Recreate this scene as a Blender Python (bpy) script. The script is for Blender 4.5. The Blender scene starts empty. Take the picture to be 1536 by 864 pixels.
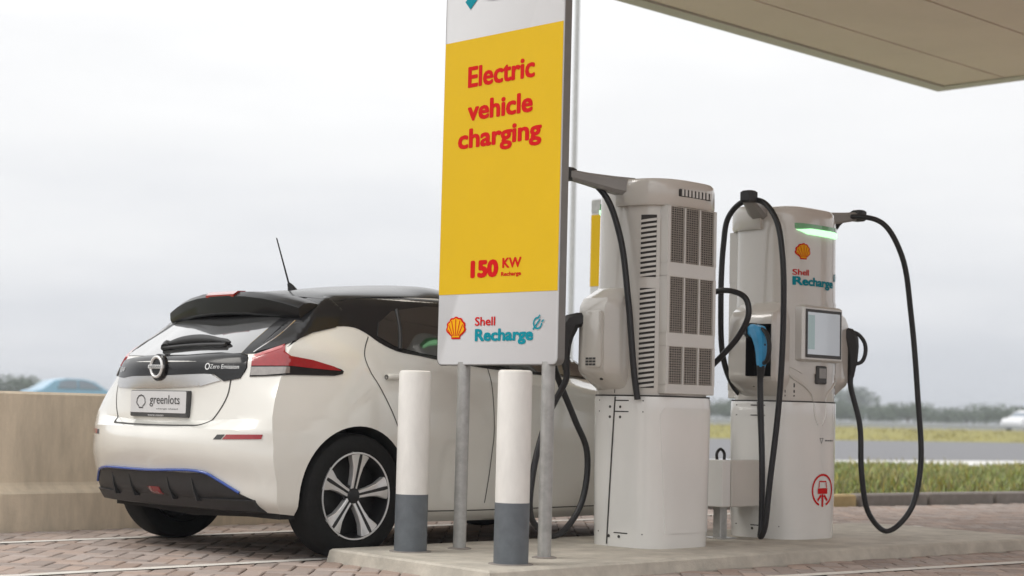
import bpy, bmesh, math, random
import numpy as np
from mathutils import Vector, Matrix
from mathutils.bvhtree import BVHTree
from mathutils.geometry import delaunay_2d_cdt

R = math.radians
random.seed(7); rng = np.random.default_rng(7)
scene = bpy.context.scene
COL = scene.collection

# ------------------------------------------------------------------ camera
# world: X along the charging island (away to the right), Y across it (away to the left), Z up
F_PX, PITCH, ROLL, AZ, CAM_H = 2540.0, math.atan(188 / 2540), R(1.4), R(45.2), .77
fw = Vector((math.cos(AZ) * math.cos(PITCH), math.sin(AZ) * math.cos(PITCH), math.sin(PITCH)))
rt = Vector((math.sin(AZ), -math.cos(AZ), 0)); up = rt.cross(fw)
rt2 = math.cos(ROLL) * rt + math.sin(ROLL) * up; up2 = -math.sin(ROLL) * rt + math.cos(ROLL) * up
cd = bpy.data.cameras.new('camera'); cam = bpy.data.objects.new('camera', cd); COL.objects.link(cam)
m = Matrix((rt2, up2, -fw)).transposed().to_4x4(); m.translation = (0, 0, CAM_H); cam.matrix_world = m
cd.sensor_width = 36; cd.lens = 36 * F_PX / 1536; cd.clip_start = .1; cd.clip_end = 5000
cd.dof.use_dof = True; cd.dof.focus_distance = 8.9; cd.dof.aperture_fstop = 2.4
scene.camera = cam

# ------------------------------------------------------------------ sky (overcast) and sun
SUN_EL, SUN_AZ = R(50), R(150)         # azimuth measured from +X towards +Y: from beyond the wall, behind the car
world = bpy.data.worlds.new('World'); scene.world = world; world.use_nodes = True
wn, wl = world.node_tree.nodes, world.node_tree.links
wn.clear()
wo = wn.new('ShaderNodeOutputWorld'); bg = wn.new('ShaderNodeBackground'); wl.new(bg.outputs[0], wo.inputs[0])
sky = wn.new('ShaderNodeTexSky'); sky.sky_type = 'NISHITA'; sky.sun_disc = False
sky.sun_elevation = SUN_EL; sky.sun_rotation = R(90) - SUN_AZ; sky.dust_density = 4
skm = wn.new('ShaderNodeVectorMath'); skm.operation = 'SCALE'; skm.inputs['Scale'].default_value = .10
wl.new(sky.outputs[0], skm.inputs[0])
tc = wn.new('ShaderNodeTexCoord'); sep = wn.new('ShaderNodeSeparateXYZ'); wl.new(tc.outputs['Generated'], sep.inputs[0])
mp = wn.new('ShaderNodeMapping'); mp.inputs['Scale'].default_value = (1.6, 1.6, 9.0); wl.new(tc.outputs['Generated'], mp.inputs[0])
nz = wn.new('ShaderNodeTexNoise'); nz.inputs['Scale'].default_value = 2.2; nz.inputs['Detail'].default_value = 4; wl.new(mp.outputs[0], nz.inputs['Vector'])
off = wn.new('ShaderNodeMath'); off.operation = 'MULTIPLY_ADD'; off.inputs[1].default_value = .24; off.inputs[2].default_value = -.12
wl.new(nz.outputs[0], off.inputs[0])
ad = wn.new('ShaderNodeMath'); ad.operation = 'ADD'; wl.new(sep.outputs['Z'], ad.inputs[0]); wl.new(off.outputs[0], ad.inputs[1])
ramp = wn.new('ShaderNodeValToRGB'); wl.new(ad.outputs[0], ramp.inputs[0])
cr_ = ramp.color_ramp; cr_.interpolation = 'B_SPLINE'
cr_.elements[0].position = 0; cr_.elements[0].color = (.48, .50, .535, 1)
cr_.elements[1].position = 1.0; cr_.elements[1].color = (1.75, 1.74, 1.71, 1)
e = cr_.elements.new(.06); e.color = (.595, .605, .63, 1)
e = cr_.elements.new(.14); e.color = (.70, .703, .71, 1)
e = cr_.elements.new(.25); e.color = (.74, .74, .74, 1)
e = cr_.elements.new(.45); e.color = (1.10, 1.10, 1.09, 1)
mx = wn.new('ShaderNodeMix'); mx.data_type = 'RGBA'; mx.inputs[0].default_value = .96
wl.new(skm.outputs[0], mx.inputs[6]); wl.new(ramp.outputs[0], mx.inputs[7])
wl.new(mx.outputs[2], bg.inputs[0]); bg.inputs[1].default_value = 1.0

sd = bpy.data.lights.new('sun', 'SUN'); sun = bpy.data.objects.new('sun', sd); COL.objects.link(sun)
sd.energy = .85; sd.angle = R(25); sd.color = (1, .96, .9)
sdir = Vector((math.cos(SUN_EL) * math.cos(SUN_AZ), math.cos(SUN_EL) * math.sin(SUN_AZ), math.sin(SUN_EL)))
sun.rotation_euler = sdir.to_track_quat('Z', 'Y').to_euler(); sun.location = sdir * 40

vs = scene.view_settings
vs.view_transform = 'Standard'; vs.look = 'None'; vs.gamma = 1; vs.exposure = 0.5; vs.use_curve_mapping = False
scene.cycles.max_bounces = 8; scene.cycles.use_denoising = True

# ------------------------------------------------------------------ materials
def lin(r, g, b): return tuple((c / 255 / 12.92 if c / 255 <= .04045 else ((c / 255 + .055) / 1.055) ** 2.4) for c in (r, g, b))
MATS = {}
def mat(name, col, rough=.5, metal=0, var=.0, scale=8, bump=0, bscale=60, coat=0, spec=.5, emit=0, rvar=0, island=0, alpha=None, stretch=None, trans=0, ior=1.5):
    if name in MATS: return MATS[name]
    M = bpy.data.materials.new(name); M.use_nodes = True; n, l = M.node_tree.nodes, M.node_tree.links
    b = n['Principled BSDF']
    b.inputs['Base Color'].default_value = (*col, 1); b.inputs['Roughness'].default_value = rough
    b.inputs['Metallic'].default_value = metal; b.inputs['Coat Weight'].default_value = coat; b.inputs['Coat Roughness'].default_value = .04
    b.inputs['Specular IOR Level'].default_value = spec; b.inputs['Transmission Weight'].default_value = trans; b.inputs['IOR'].default_value = ior
    if emit: b.inputs['Emission Color'].default_value = (*col, 1); b.inputs['Emission Strength'].default_value = emit
    if var or bump or rvar or island:
        t = n.new('ShaderNodeTexCoord')
    if var or rvar:
        z = n.new('ShaderNodeTexNoise'); z.inputs['Scale'].default_value = scale; z.inputs['Detail'].default_value = 6; z.inputs['Roughness'].default_value = .65
        if stretch:
            sm = n.new('ShaderNodeMapping'); sm.inputs['Scale'].default_value = stretch; l.new(t.outputs['Object'], sm.inputs[0]); l.new(sm.outputs[0], z.inputs['Vector'])
        else: l.new(t.outputs['Object'], z.inputs['Vector'])
    if var or island:
        hs = n.new('ShaderNodeHueSaturation'); hs.inputs['Color'].default_value = (*col, 1)
        mr = n.new('ShaderNodeMapRange'); mr.inputs['From Min'].default_value = .3; mr.inputs['From Max'].default_value = .7
        mr.inputs['To Min'].default_value = 1 - var; mr.inputs['To Max'].default_value = 1 + var
        if var: l.new(z.outputs[0], mr.inputs[0])
        last = mr.outputs[0]
        if island:
            g = n.new('ShaderNodeNewGeometry'); oi = n.new('ShaderNodeObjectInfo')
            a = n.new('ShaderNodeMath'); a.operation = 'ADD'; l.new(g.outputs['Random Per Island'], a.inputs[0]); l.new(oi.outputs['Random'], a.inputs[1])
            f = n.new('ShaderNodeMath'); f.operation = 'FRACT'; l.new(a.outputs[0], f.inputs[0])
            m2 = n.new('ShaderNodeMapRange'); m2.inputs['To Min'].default_value = 1 - island; m2.inputs['To Max'].default_value = 1 + island; l.new(f.outputs[0], m2.inputs[0])
            p = n.new('ShaderNodeMath'); p.operation = 'MULTIPLY'; l.new(last, p.inputs[0]); l.new(m2.outputs[0], p.inputs[1]); last = p.outputs[0]
            m3 = n.new('ShaderNodeMapRange'); m3.inputs['To Min'].default_value = .7; m3.inputs['To Max'].default_value = 1.15; 
            f2 = n.new('ShaderNodeMath'); f2.operation = 'MULTIPLY'; f2.inputs[1].default_value = 7.31; l.new(f.outputs[0], f2.inputs[0])
            f3 = n.new('ShaderNodeMath'); f3.operation = 'FRACT'; l.new(f2.outputs[0], f3.inputs[0]); l.new(f3.outputs[0], m3.inputs[0]); l.new(m3.outputs[0], hs.inputs['Saturation'])
        l.new(last, hs.inputs['Value']); l.new(hs.outputs[0], b.inputs['Base Color'])
    if rvar:
        m4 = n.new('ShaderNodeMapRange'); m4.inputs['To Min'].default_value = max(.02, rough - rvar); m4.inputs['To Max'].default_value = rough + rvar
        l.new(z.outputs[0], m4.inputs[0]); l.new(m4.outputs[0], b.inputs['Roughness'])
    if bump:
        z2 = n.new('ShaderNodeTexNoise'); z2.inputs['Scale'].default_value = bscale; z2.inputs['Detail'].default_value = 8; l.new(t.outputs['Object'], z2.inputs['Vector'])
        bp = n.new('ShaderNodeBump'); bp.inputs['Strength'].default_value = bump; bp.inputs['Distance'].default_value = .01
        l.new(z2.outputs[0], bp.inputs['Height']); l.new(bp.outputs[0], b.inputs['Normal'])
    MATS[name] = M; return M

PAINT = mat('pearl_white_paint', (.73, .72, .67), .22, var=.025, scale=3, coat=.9)
BLACKPAINT = mat('gloss_black_paint', (.012, .012, .013), .2, coat=.12, spec=.28, rvar=.05, scale=5)
GLASS = mat('tinted_glass', (.012, .014, .014), .04, coat=1, spec=.6)
SCREENGLASS = mat('rear_window_glass', (.30, .30, .30), .06, metal=.85, coat=1)
RED = mat('red_lens', (.30, .005, .010), .12, coat=1, var=.12, scale=30)
CLEARLENS = mat('clear_lens', (.27, .25, .235), .1, metal=.35, coat=1, var=.15, scale=40)
CHROME = mat('satin_chrome', (.62, .61, .6), .22, metal=.9)
SILVER = mat('machined_alloy', (.74, .74, .74), .3, metal=.55, rvar=.06)
DARKALLOY = mat('dark_alloy', (.03, .03, .032), .35, metal=.4)
RUBBER = mat('tyre_rubber', (.012, .012, .012), .8, spec=.2, var=.2, scale=40, bump=.15, bscale=120)
CABLE = mat('cable_rubber', (.014, .014, .016), .42, var=.15, scale=30)
BLACKPL = mat('black_plastic', (.02, .02, .021), .5, var=.15, scale=20)
DARKPL = mat('dark_grey_plastic', (.05, .05, .05), .5, var=.15, scale=20)
BLUEPL = mat('blue_trim', (.015, .06, .30), .25, coat=.6)
BLUEPLUG = mat('blue_plug_plastic', (.05, .36, .68), .35, var=.06, scale=20)
UNDER = mat('underbody', (.02, .02, .02), .8)
HOUSING = mat('charger_housing', (.61, .585, .54), .2, var=.03, scale=3, coat=.9, rvar=.06)
CABINET = mat('charger_cabinet', (.79, .785, .76), .22, var=.025, scale=3, coat=.9, rvar=.06)
GRILLE = mat('vent_mesh', (.33, .30, .265), .6, var=.15, scale=60)
SLOT = mat('vent_slot', (.035, .032, .03), .8)
SEAM = mat('panel_gap', (.05, .048, .045), .8)
ARMGREY = mat('grey_arm', (.30, .295, .285), .4, var=.05)
GREEN = mat('green_light', (.45, 1.0, .50), .3, emit=1.0)
GREENDK = mat('green_lens', (.10, .36, .12), .25, coat=1)
SCREEN = mat('display', (.36, .39, .42), .12, coat=1, emit=.35, var=.04, scale=4)
SCREEN2 = mat('display_column', (.22, .30, .30), .12, coat=1, emit=.3)
BEZEL = mat('silver_bezel', (.66, .65, .62), .3, metal=.35)
CONC = mat('island_concrete', (.50, .465, .40), .85, var=.22, scale=6, bump=.25, bscale=90)
WALLC = mat('wall_concrete', (.59, .50, .385), .9, var=.20, scale=3.6, stretch=(2.2, 1, .5), bump=.3, bscale=45)
BRICK = mat('clay_paver', (.36, .285, .245), .85, var=.12, scale=30, bump=.3, bscale=120, island=.18)
BED = mat('joint_sand', (.075, .056, .045), .95, var=.25, scale=30)
LINE = mat('line_paint', (.66, .63, .58), .7, var=.12, scale=14, bump=.2)
BOLLW = mat('bollard_white', (.75, .735, .70), .42, var=.07, scale=9, stretch=(1.5, 1.5, .6))
BOLLG = mat('bollard_grey', (.115, .13, .145), .5, var=.16, scale=14)
GALV = mat('galvanised_steel', (.42, .42, .41), .42, metal=.55, var=.16, scale=22)
EDGE = mat('sign_edge', (.24, .235, .225), .45, metal=.3, var=.06)
MATTEBLACK = mat('spoiler_black', (.009, .009, .010), .32, spec=.3)
SIGNW = mat('sign_white', (.62, .625, .64), .35, var=.02, scale=4)
SIGNY = mat('sign_yellow', (.71, .455, .006), .5, spec=.2, var=.02, scale=4)
SIGNR = mat('sign_red', (.60, .006, .006), .55, spec=.12)
SIGNT = mat('sign_teal', (.003, .25, .32), .55, spec=.12)
LOGOY = mat('logo_yellow', (.85, .42, .006), .55, spec=.12)
CANO = mat('canopy_panel', (.87, .745, .685), .5, var=.04, scale=1.2)
CANT = mat('canopy_trim', (.62, .60, .55), .45, var=.04, scale=2)
GRASSG = mat('grass_ground', (.16, .18, .06), .95, var=.35, scale=4)
BLADE = mat('grass_blade', (.25, .29, .085), .7, island=.45)
BLADEY = mat('dry_grass_blade', (.33, .29, .09), .8, island=.35)
VERGE = mat('verge_grass', (.26, .235, .06), .95, var=.3, scale=2)
ASPH = mat('asphalt', (.17, .17, .18), .8, var=.08, scale=1.5)
PALE = mat('pale_road_edge', (.62, .61, .59), .8, var=.08, scale=2)
KERB = mat('kerb_stone', (.25, .225, .205), .9, var=.15, scale=9, bump=.2)
KERBY = mat('kerb_stone_yellow', (.50, .38, .19), .9, var=.15, scale=9, bump=.2)
EARTH = mat('ground_earth', (.19, .19, .11), .95, var=.3, scale=.15)
LEAF = mat('tree_leaf', (.10, .135, .085), .7, island=.4)
BARK = mat('tree_bark', (.09, .07, .05), .9, var=.2)
PLATE = mat('plate_white', (.60, .60, .60), .4)
INK = mat('ink', (.03, .03, .03), .5)
BADGE = mat('badge_silver', (.75, .75, .74), .25, metal=.5)
FARBLUE = mat('far_car_blue', (.22, .42, .58), .3, coat=.6)
FARWHITE = mat('far_car_white', (.74, .75, .77), .3, coat=.6)
FARSILVER = mat('far_glass', (.16, .20, .25), .1, coat=1)
STEEL = mat('rail_steel', (.50, .52, .54), .5, metal=.3)

# ------------------------------------------------------------------ mesh helpers
def obj(name, V, F, mats, parent=None, smooth=None, kind=None):
    me = bpy.data.meshes.new(name); me.from_pydata([tuple(map(float, v)) for v in V], [], [tuple(map(int, f)) for f in F])
    return link(name, me, mats, parent, smooth, kind)
def link(name, me, mats, parent=None, smooth=None, kind=None):
    if not isinstance(mats, (list, tuple)): mats = [mats]
    if not me.materials:
        for M in mats: me.materials.append(M)
    if smooth is not None:
        me.polygons.foreach_set('use_smooth', [True] * len(me.polygons))
        if smooth < 180: me.set_sharp_from_angle(angle=R(smooth))
    o = bpy.data.objects.new(name, me); COL.objects.link(o)
    if parent: o.parent = parent
    if kind: o['kind'] = kind
    return o
def empty(name, loc=(0, 0, 0), rz=0):
    o = bpy.data.objects.new(name, None); o.empty_display_size = .1; COL.objects.link(o); o.location = loc; o.rotation_euler = (0, 0, rz); return o
def tag(o, label=None, cat=None, group=None, kind=None):
    if label: o['label'] = label
    if cat: o['category'] = cat
    if group: o['group'] = group
    if kind: o['kind'] = kind
    return o
class MB:
    def __init__(s): s.V = []; s.F = []
    def add(s, V, F):
        n = len(s.V); s.V += [tuple(v) for v in V]; s.F += [tuple(i + n for i in f) for f in F]; return s
    def box(s, x0, x1, y0, y1, z0, z1, c=0):
        """box with an optional chamfer c on the vertical edges and the top edge"""
        if c <= 0:
            return s.add([(x, y, z) for z in (z0, z1) for x, y in ((x0, y0), (x1, y0), (x1, y1), (x0, y1))],
                         [(3, 2, 1, 0), (4, 5, 6, 7), (0, 1, 5, 4), (1, 2, 6, 5), (2, 3, 7, 6), (3, 0, 4, 7)])
        def ring(d, z): return [(x0 + d, y0 + d + c, z), (x0 + d + c, y0 + d, z), (x1 - d - c, y0 + d, z), (x1 - d, y0 + d + c, z), (x1 - d, y1 - d - c, z), (x1 - d - c, y1 - d, z), (x0 + d + c, y1 - d, z), (x0 + d, y1 - d - c, z)]
        return s.loft([ring(c, z0), ring(0, z0 + c), ring(0, z1 - c), ring(c, z1)])
    def loft(s, rings, closed=True, cap0=True, cap1=True):
        n = len(rings[0]); V = [p for r in rings for p in r]; F = []
        for i in range(len(rings) - 1):
            for j in range(n if closed else n - 1):
                k = (j + 1) % n; F.append((i * n + j, i * n + k, (i + 1) * n + k, (i + 1) * n + j))
        if cap0: F.append(tuple(range(n - 1, -1, -1)))
        if cap1: F.append(tuple(range((len(rings) - 1) * n, len(rings) * n)))
        return s.add(V, F)
    def prism(s, poly, z0, z1):
        return s.loft([[(x, y, z0) for x, y in poly], [(x, y, z1) for x, y in poly]])
    def lathe(s, prof, axis='z', o=(0, 0, 0), n=48, caps=True):
        rings = []
        for r, h in prof:
            ring = []
            for k in range(n):
                a = 2 * math.pi * k / n; c, d = r * math.cos(a), r * math.sin(a)
                ring.append({'z': (c, d, h), 'y': (d, h, c), 'x': (h, c, d)}[axis])
            rings.append([(p[0] + o[0], p[1] + o[1], p[2] + o[2]) for p in ring])
        return s.loft(rings, cap0=caps, cap1=caps)
    def tube(s, pts, r, n=10):
        pts = [Vector(p) for p in pts]; rs = r if isinstance(r, (list, tuple)) else [r] * len(pts)
        rings = []; t0 = (pts[1] - pts[0]).normalized(); u = t0.orthogonal().normalized()
        for i, p in enumerate(pts):
            t = (pts[min(i + 1, len(pts) - 1)] - pts[max(i - 1, 0)]).normalized()
            u = (u - t * u.dot(t)); u = u.normalized() if u.length > 1e-6 else t.orthogonal().normalized(); w = t.cross(u)
            rings.append([tuple(p + rs[i] * (math.cos(2 * math.pi * k / n) * u + math.sin(2 * math.pi * k / n) * w)) for k in range(n)])
        return s.loft(rings)
    def build(s, name, mats, parent=None, smooth=None, kind=None): return obj(name, s.V, s.F, mats, parent, smooth, kind)

def crom(P, n, crease=()):
    """centripetal Catmull-Rom along axis 0, broken at crease indices"""
    P = np.asarray(P, float); N = len(P); br = sorted(set([0, N - 1] + list(crease))); out = []
    for a, b in zip(br[:-1], br[1:]):
        Q = P[a:b + 1]; Q = np.concatenate([[2 * Q[0] - Q[1]], Q, [2 * Q[-1] - Q[-2]]])
        for i in range(1, len(Q) - 2):
            p0, p1, p2, p3 = Q[i - 1:i + 3]
            d0, d1, d2 = [max(np.linalg.norm((q - p).reshape(-1)), 1e-6) ** .5 for p, q in ((p0, p1), (p1, p2), (p2, p3))]
            m1 = ((p1 - p0) / d0 - (p2 - p0) / (d0 + d1) + (p2 - p1) / d1) * d1; m2 = ((p2 - p1) / d1 - (p3 - p1) / (d1 + d2) + (p3 - p2) / d2) * d1
            for k in range(n):
                t = k / n; out.append((2 * t ** 3 - 3 * t * t + 1) * p1 + (t ** 3 - 2 * t * t + t) * m1 + (-2 * t ** 3 + 3 * t * t) * p2 + (t ** 3 - t * t) * m2)
    out.append(P[-1]); return np.array(out)
def curve(pts, n=8): return [tuple(p) for p in crom(pts, n)]

# ---- flat shapes (lettering, logos): lists of 2-D verts + faces
def text2d(s, bold=.0, spacing=1.0):
    c = bpy.data.curves.new('t', 'FONT'); c.body = s; c.size = 1; c.offset = 0; c.space_character = spacing; c.resolution_u = 3
    o = bpy.data.objects.new('t', c); COL.objects.link(o)
    dg = bpy.context.evaluated_depsgraph_get(); me = bpy.data.meshes.new_from_object(o.evaluated_get(dg))
    V = [(v.co.x, v.co.y) for v in me.vertices]; Fc = [tuple(p.vertices) for p in me.polygons]
    bpy.data.objects.remove(o); bpy.data.curves.remove(c); bpy.data.meshes.remove(me); return V, Fc
def fit(VF, u0, u1, v0, v1):
    V, Fc = VF; a = np.array(V); lo, hi = a.min(0), a.max(0)
    a = (a - lo) / (hi - lo) * np.array([u1 - u0, v1 - v0]) + np.array([u0, v0]); return [tuple(p) for p in a], Fc
def cfan(poly): n = len(poly); c = np.mean(poly, 0); return list(poly) + [tuple(c)], [(i, (i + 1) % n, n) for i in range(n)]
def fan(poly): return poly, [tuple(range(len(poly)))]
def stroke(pts, w, closed=False):
    n = len(pts); L = []; Rr = []
    for i in range(n):
        p = np.array(pts[i]); a = np.array(pts[(i - 1) % n] if closed or i > 0 else pts[i]); b = np.array(pts[(i + 1) % n] if closed or i < n - 1 else pts[i])
        t = b - a; t = t / (np.linalg.norm(t) + 1e-9); nn = np.array([-t[1], t[0]]); L.append(tuple(p + nn * w / 2)); Rr.append(tuple(p - nn * w / 2))
    V = L + Rr; Fc = [(i, n + i, n + (i + 1) % n, (i + 1) % n) for i in range(n if closed else n - 1)]; return V, Fc
def join2d(*items):
    V = []; Fc = []
    for v, f in items:
        n = len(V); V += list(v); Fc += [tuple(i + n for i in q) for q in f]
    return V, Fc
def arc(cx, cy, rx, ry, a0, a1, n=20): return [(cx + rx * math.cos(R(a0 + (a1 - a0) * k / n)), cy + ry * math.sin(R(a0 + (a1 - a0) * k / n))) for k in range(n + 1)]
def pecten(k=1.0):
    """scallop outline in a unit box"""
    pts = []
    for i in range(7):                               # seven scallops over the top
        a0 = 205 - i * 230 / 7; a1 = 205 - (i + 1) * 230 / 7
        for t in range(6):
            a = R(a0 + (a1 - a0) * t / 6); r = .47 + .045 * math.sin(math.pi * t / 6)
            pts.append((.5 + r * math.cos(a), .5 + r * math.sin(a)))
    pts += [(.90, .28), (.74, .15), (.72, .03), (.28, .03), (.26, .15), (.10, .28)]
    return [(.5 + (x - .5) * k, .5 + (y - .5) * k) for x, y in pts]
def pecten_parts(u0, u1, v0, v1):
    sc = lambda P: [(u0 + x * (u1 - u0), v0 + y * (v1 - v0)) for x, y in P]
    ribs = join2d(*[stroke(sc([(.5 + (.07) * (i - 3), .17), (.5 + .40 * math.cos(R(205 - i * 230 / 7 - 16.4 - 0)), .5 + .40 * math.sin(R(205 - i * 230 / 7 - 16.4)))]), .035 * abs(u1 - u0)) for i in range(0, 6)])
    return cfan(sc(pecten())), cfan(sc(pecten(.84))), ribs
def plug_icon(u0, u1, v0, v1, w):
    sc = lambda P: [(u0 + x * (u1 - u0), v0 + y * (v1 - v0)) for x, y in P]
    return [stroke(sc([(.0, .02), (.13, .16)]), w),
            stroke(sc(arc(.42, .45, .36, .36, 215, 75, 16)), w), stroke(sc(arc(.42, .45, .36, .36, 200, 360, 16)), w),
            stroke(sc([(.18, .2), (.66, .72)]), w), stroke(sc([(.5, .82), (.64, 1.0)]), w), stroke(sc([(.80, .52), (1.0, .66)]), w)]
def plane_map(o, u, v, nrm, e): 
    o, u, v, nrm = map(Vector, (o, u, v, nrm)); return lambda p: tuple(o + u * p[0] + v * p[1] + nrm * e)
def decal(name, VF, f, M, parent, flip=False):
    V, Fc = VF; return obj(name, [f(p) for p in V], [tuple(reversed(q)) for q in Fc] if flip else Fc, M, parent)
def drape(bvh, o, u, v, d, e):
    """map from 2-D to the surface hit along d, lifted e off it"""
    o, u, v, d = Vector(o), Vector(u), Vector(v), Vector(d).normalized()
    def f(p):
        q = o + u * p[0] + v * p[1]; h = bvh.ray_cast(q - d * 3, d)
        if h[0] is None: 
            h = bvh.find_nearest(q)
        return tuple(h[0] - d * e)
    return f
def patch(bvh, poly, o, u, v, d, e=.004, h=.03, mirror=False, skirt=.012):
    """a curved panel: polygon (2-D, in u,v) draped on a surface, with a rim down to it"""
    P = []
    for i in range(len(poly)):
        a, b = np.array(poly[i]), np.array(poly[(i + 1) % len(poly)]); k = max(1, int(np.linalg.norm(b - a) / h))
        P += [tuple(a + (b - a) * t / k) for t in range(k)]
    nb = len(P); A = np.array(P); lo, hi = A.min(0), A.max(0); pts = list(P)
    for x in np.arange(lo[0] + h / 2, hi[0], h):
        for y in np.arange(lo[1] + h / 2, hi[1], h):
            if np.min(np.hypot(A[:, 0] - x, A[:, 1] - y)) > h * .45: pts.append((x, y))
    r = delaunay_2d_cdt([Vector(p) for p in pts], [], [list(range(nb))], 1, 1e-6)
    f = drape(bvh, o, u, v, d, e); f0 = drape(bvh, o, u, v, d, -skirt)
    V2 = [tuple(p) for p in r[0]]; Fc = [tuple(t) for t in r[2]]; V = [f(p) for p in V2]
    cnt = {}
    for t in Fc:
        for i in range(len(t)): cnt[(t[i], t[(i + 1) % len(t)])] = 1
    low = {}
    for (a, b) in list(cnt):
        if (b, a) not in cnt:
            for q in (a, b):
                if q not in low: low[q] = len(V); V.append(f0(V2[q]))
            Fc.append((b, a, low[a], low[b]))
    # orient outward
    dn = Vector(d); s = 0
    for t in Fc[:len(r[2])]:
        a, b, c = [Vector(V[i]) for i in t[:3]]; s += (b - a).cross(c - a).dot(dn)
    if s > 0: Fc = [tuple(reversed(t)) for t in Fc]
    use = sorted({i for t in Fc for i in t}); ix = {q: k for k, q in enumerate(use)}; V = [V[q] for q in use]; Fc = [tuple(ix[i] for i in t) for t in Fc]
    if mirror: V = [(x, -y, z) for x, y, z in V]; Fc = [tuple(reversed(t)) for t in Fc]
    return V, Fc
def bvh_of(V, F): return BVHTree.FromPolygons([tuple(map(float, v)) for v in V], [tuple(map(int, f)) for f in F])

def project(x, y, z):
    q = Vector((x, y, z - CAM_H)); d = q.dot(fw)
    return (768 + F_PX * q.dot(rt2) / d, 432 - F_PX * q.dot(up2) / d) if d > .1 else (None, None)


def word(name, s, u0, u1, v0, v1, fe, e, M, parent, bold=0):
    """lettering; bold adds copies shifted by that many metres, each a hair above the last"""
    VF = fit(text2d(s), u0 + bold, u1 - bold, v0 + bold * .7, v1 - bold * .7); V = []; Fc = []
    sh = [(0, 0)] if not bold else [(0, 0), (-1, 0), (1, 0), (0, .7), (0, -.7), (-.75, .55), (.75, .55), (-.75, -.55), (.75, -.55)]
    for k, (a, b) in enumerate(sh):
        f = fe(e + k * .0001); n = len(V); V += [f((x + a * bold, y + b * bold)) for x, y in VF[0]]; Fc += [tuple(i + n for i in q) for q in VF[1]]
    return obj(name, V, Fc, M, parent)

# ================================================================== SETTING
def sheet(name, poly, z, M, kind='structure'):
    return obj(name, [(x, y, z) for x, y in poly], [tuple(range(len(poly)))], M, None, None, kind)
T8 = Vector((math.cos(R(8)), -math.sin(R(8)), 0)); N8 = Vector((math.sin(R(8)), math.cos(R(8)), 0))   # the road runs along T8
def tn(t, n, z=0): p = T8 * t + N8 * n; return (p.x, p.y, z)
def strip(name, t0, t1, n0, n1, z, M, z1=None):
    return obj(name, [tn(t0, n0, z), tn(t1, n0, z), tn(t1, n1, z if z1 is None else z1), tn(t0, n1, z if z1 is None else z1)], [(0, 1, 2, 3)], M, None, None, 'structure')
sheet('ground', [(-880, -1280), (2680, -1280), (2680, 2680), (-880, 2680)], -.06, EARTH)
FORE = mat('far_pavers', (.32, .235, .195), .88, var=.15, scale=9, bump=.3, bscale=40)
sheet('forecourt', [tn(-40, -40)[:2], tn(60, -40)[:2], tn(60, 10.62)[:2], tn(-40, 10.62)[:2]], -.03, FORE)
def az_dir(px): a = AZ - math.atan((px - 768) / F_PX); return Vector((math.cos(a), math.sin(a), 0))
_a, _b = az_dir(-400), az_dir(1930)
PAVE = sheet('pavement', [tuple((_a * 5.6)[:2]), tuple((_b * 5.6)[:2]), tuple((_b * (10.6 / _b.dot(N8)))[:2]), tuple((_a * (10.6 / _a.dot(N8)))[:2])], -.012, BED)
strip('grass_strip', -60, 260, 10.78, 19.0, .06, GRASSG, .02)
strip('road_edge', -120, 400, 19.0, 22.5, .025, PALE)
strip('road', -160, 600, 22.5, 46.5, .02, ASPH)
strip('verge', -200, 700, 46.5, 72, .025, VERGE, .42)
strip('motorway', -300, 900, 72, 100, .40, ASPH)
strip('field', -600, 1200, 100, 420, .38, EARTH, .2)

# ---- island
isl_top = [(5.47, 6.775), (5.335, 5.47), (7.23, 5.452), (8.5, 5.38), (9.8, 5.285), (10.05, 5.30), (10.16, 5.46), (10.27, 6.34), (10.24, 6.70), (10.15, 6.775)]
def offset_poly(P, d):
    c = np.mean(P, 0); out = []; n = len(P)
    for i in range(n):
        a, b, q = [np.array(P[j % n]) for j in (i - 1, i + 1, i)]
        t = (b - a) / np.linalg.norm(b - a); nn = np.array([t[1], -t[0]]); nn = nn if nn @ (q - c) > 0 else -nn; out.append(tuple(q + nn * d))
    return out
isl_in = offset_poly(isl_top, -.02); isl_bot = offset_poly(isl_top, .018)
isl_bot = [(x, min(y, 6.79)) for x, y in isl_bot]
mb = MB(); mb.loft([[(x, y, -.03) for x, y in isl_bot], [(x, y, .0) for x, y in isl_bot], [(x, y, .055) for x, y in isl_top], [(x, y, .065) for x, y in isl_in]])
ISL_Z = .065
mb.build('charging_island', CONC, None, None, 'structure')

# ---- clay pavers, laid herringbone at 45 degrees to the bays; each a brick of its own near the camera
def inside(p, P):
    c = False; j = len(P) - 1
    for i in range(len(P)):
        if (P[i][1] > p[1]) != (P[j][1] > p[1]) and p[0] < (P[j][0] - P[i][0]) * (p[1] - P[i][1]) / (P[j][1] - P[i][1]) + P[i][0]: c = not c
        j = i
    return c
CELL = .105
ca, sa_ = math.cos(R(45)), math.sin(R(45))
def brick_verts(dx, dy, top=0.0):
    g = .004; x0, y0, x1, y1 = g, g, dx * CELL - g, dy * CELL - g; c = .006
    V = [(x, y, -.03) for x, y in ((x0, y0), (x1, y0), (x1, y1), (x0, y1))] + [(x, y, top - .004) for x, y in ((x0, y0), (x1, y0), (x1, y1), (x0, y1))] \
        + [(x, y, top) for x, y in ((x0 + c, y0 + c), (x1 - c, y0 + c), (x1 - c, y1 - c), (x0 + c, y1 - c))]
    F = [(8, 9, 10, 11)] + [(i, (i + 1) % 4, 4 + (i + 1) % 4, 4 + i) for i in range(4)] + [(4 + i, 4 + (i + 1) % 4, 8 + (i + 1) % 4, 8 + i) for i in range(4)]
    return V, F
cells = []
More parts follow.
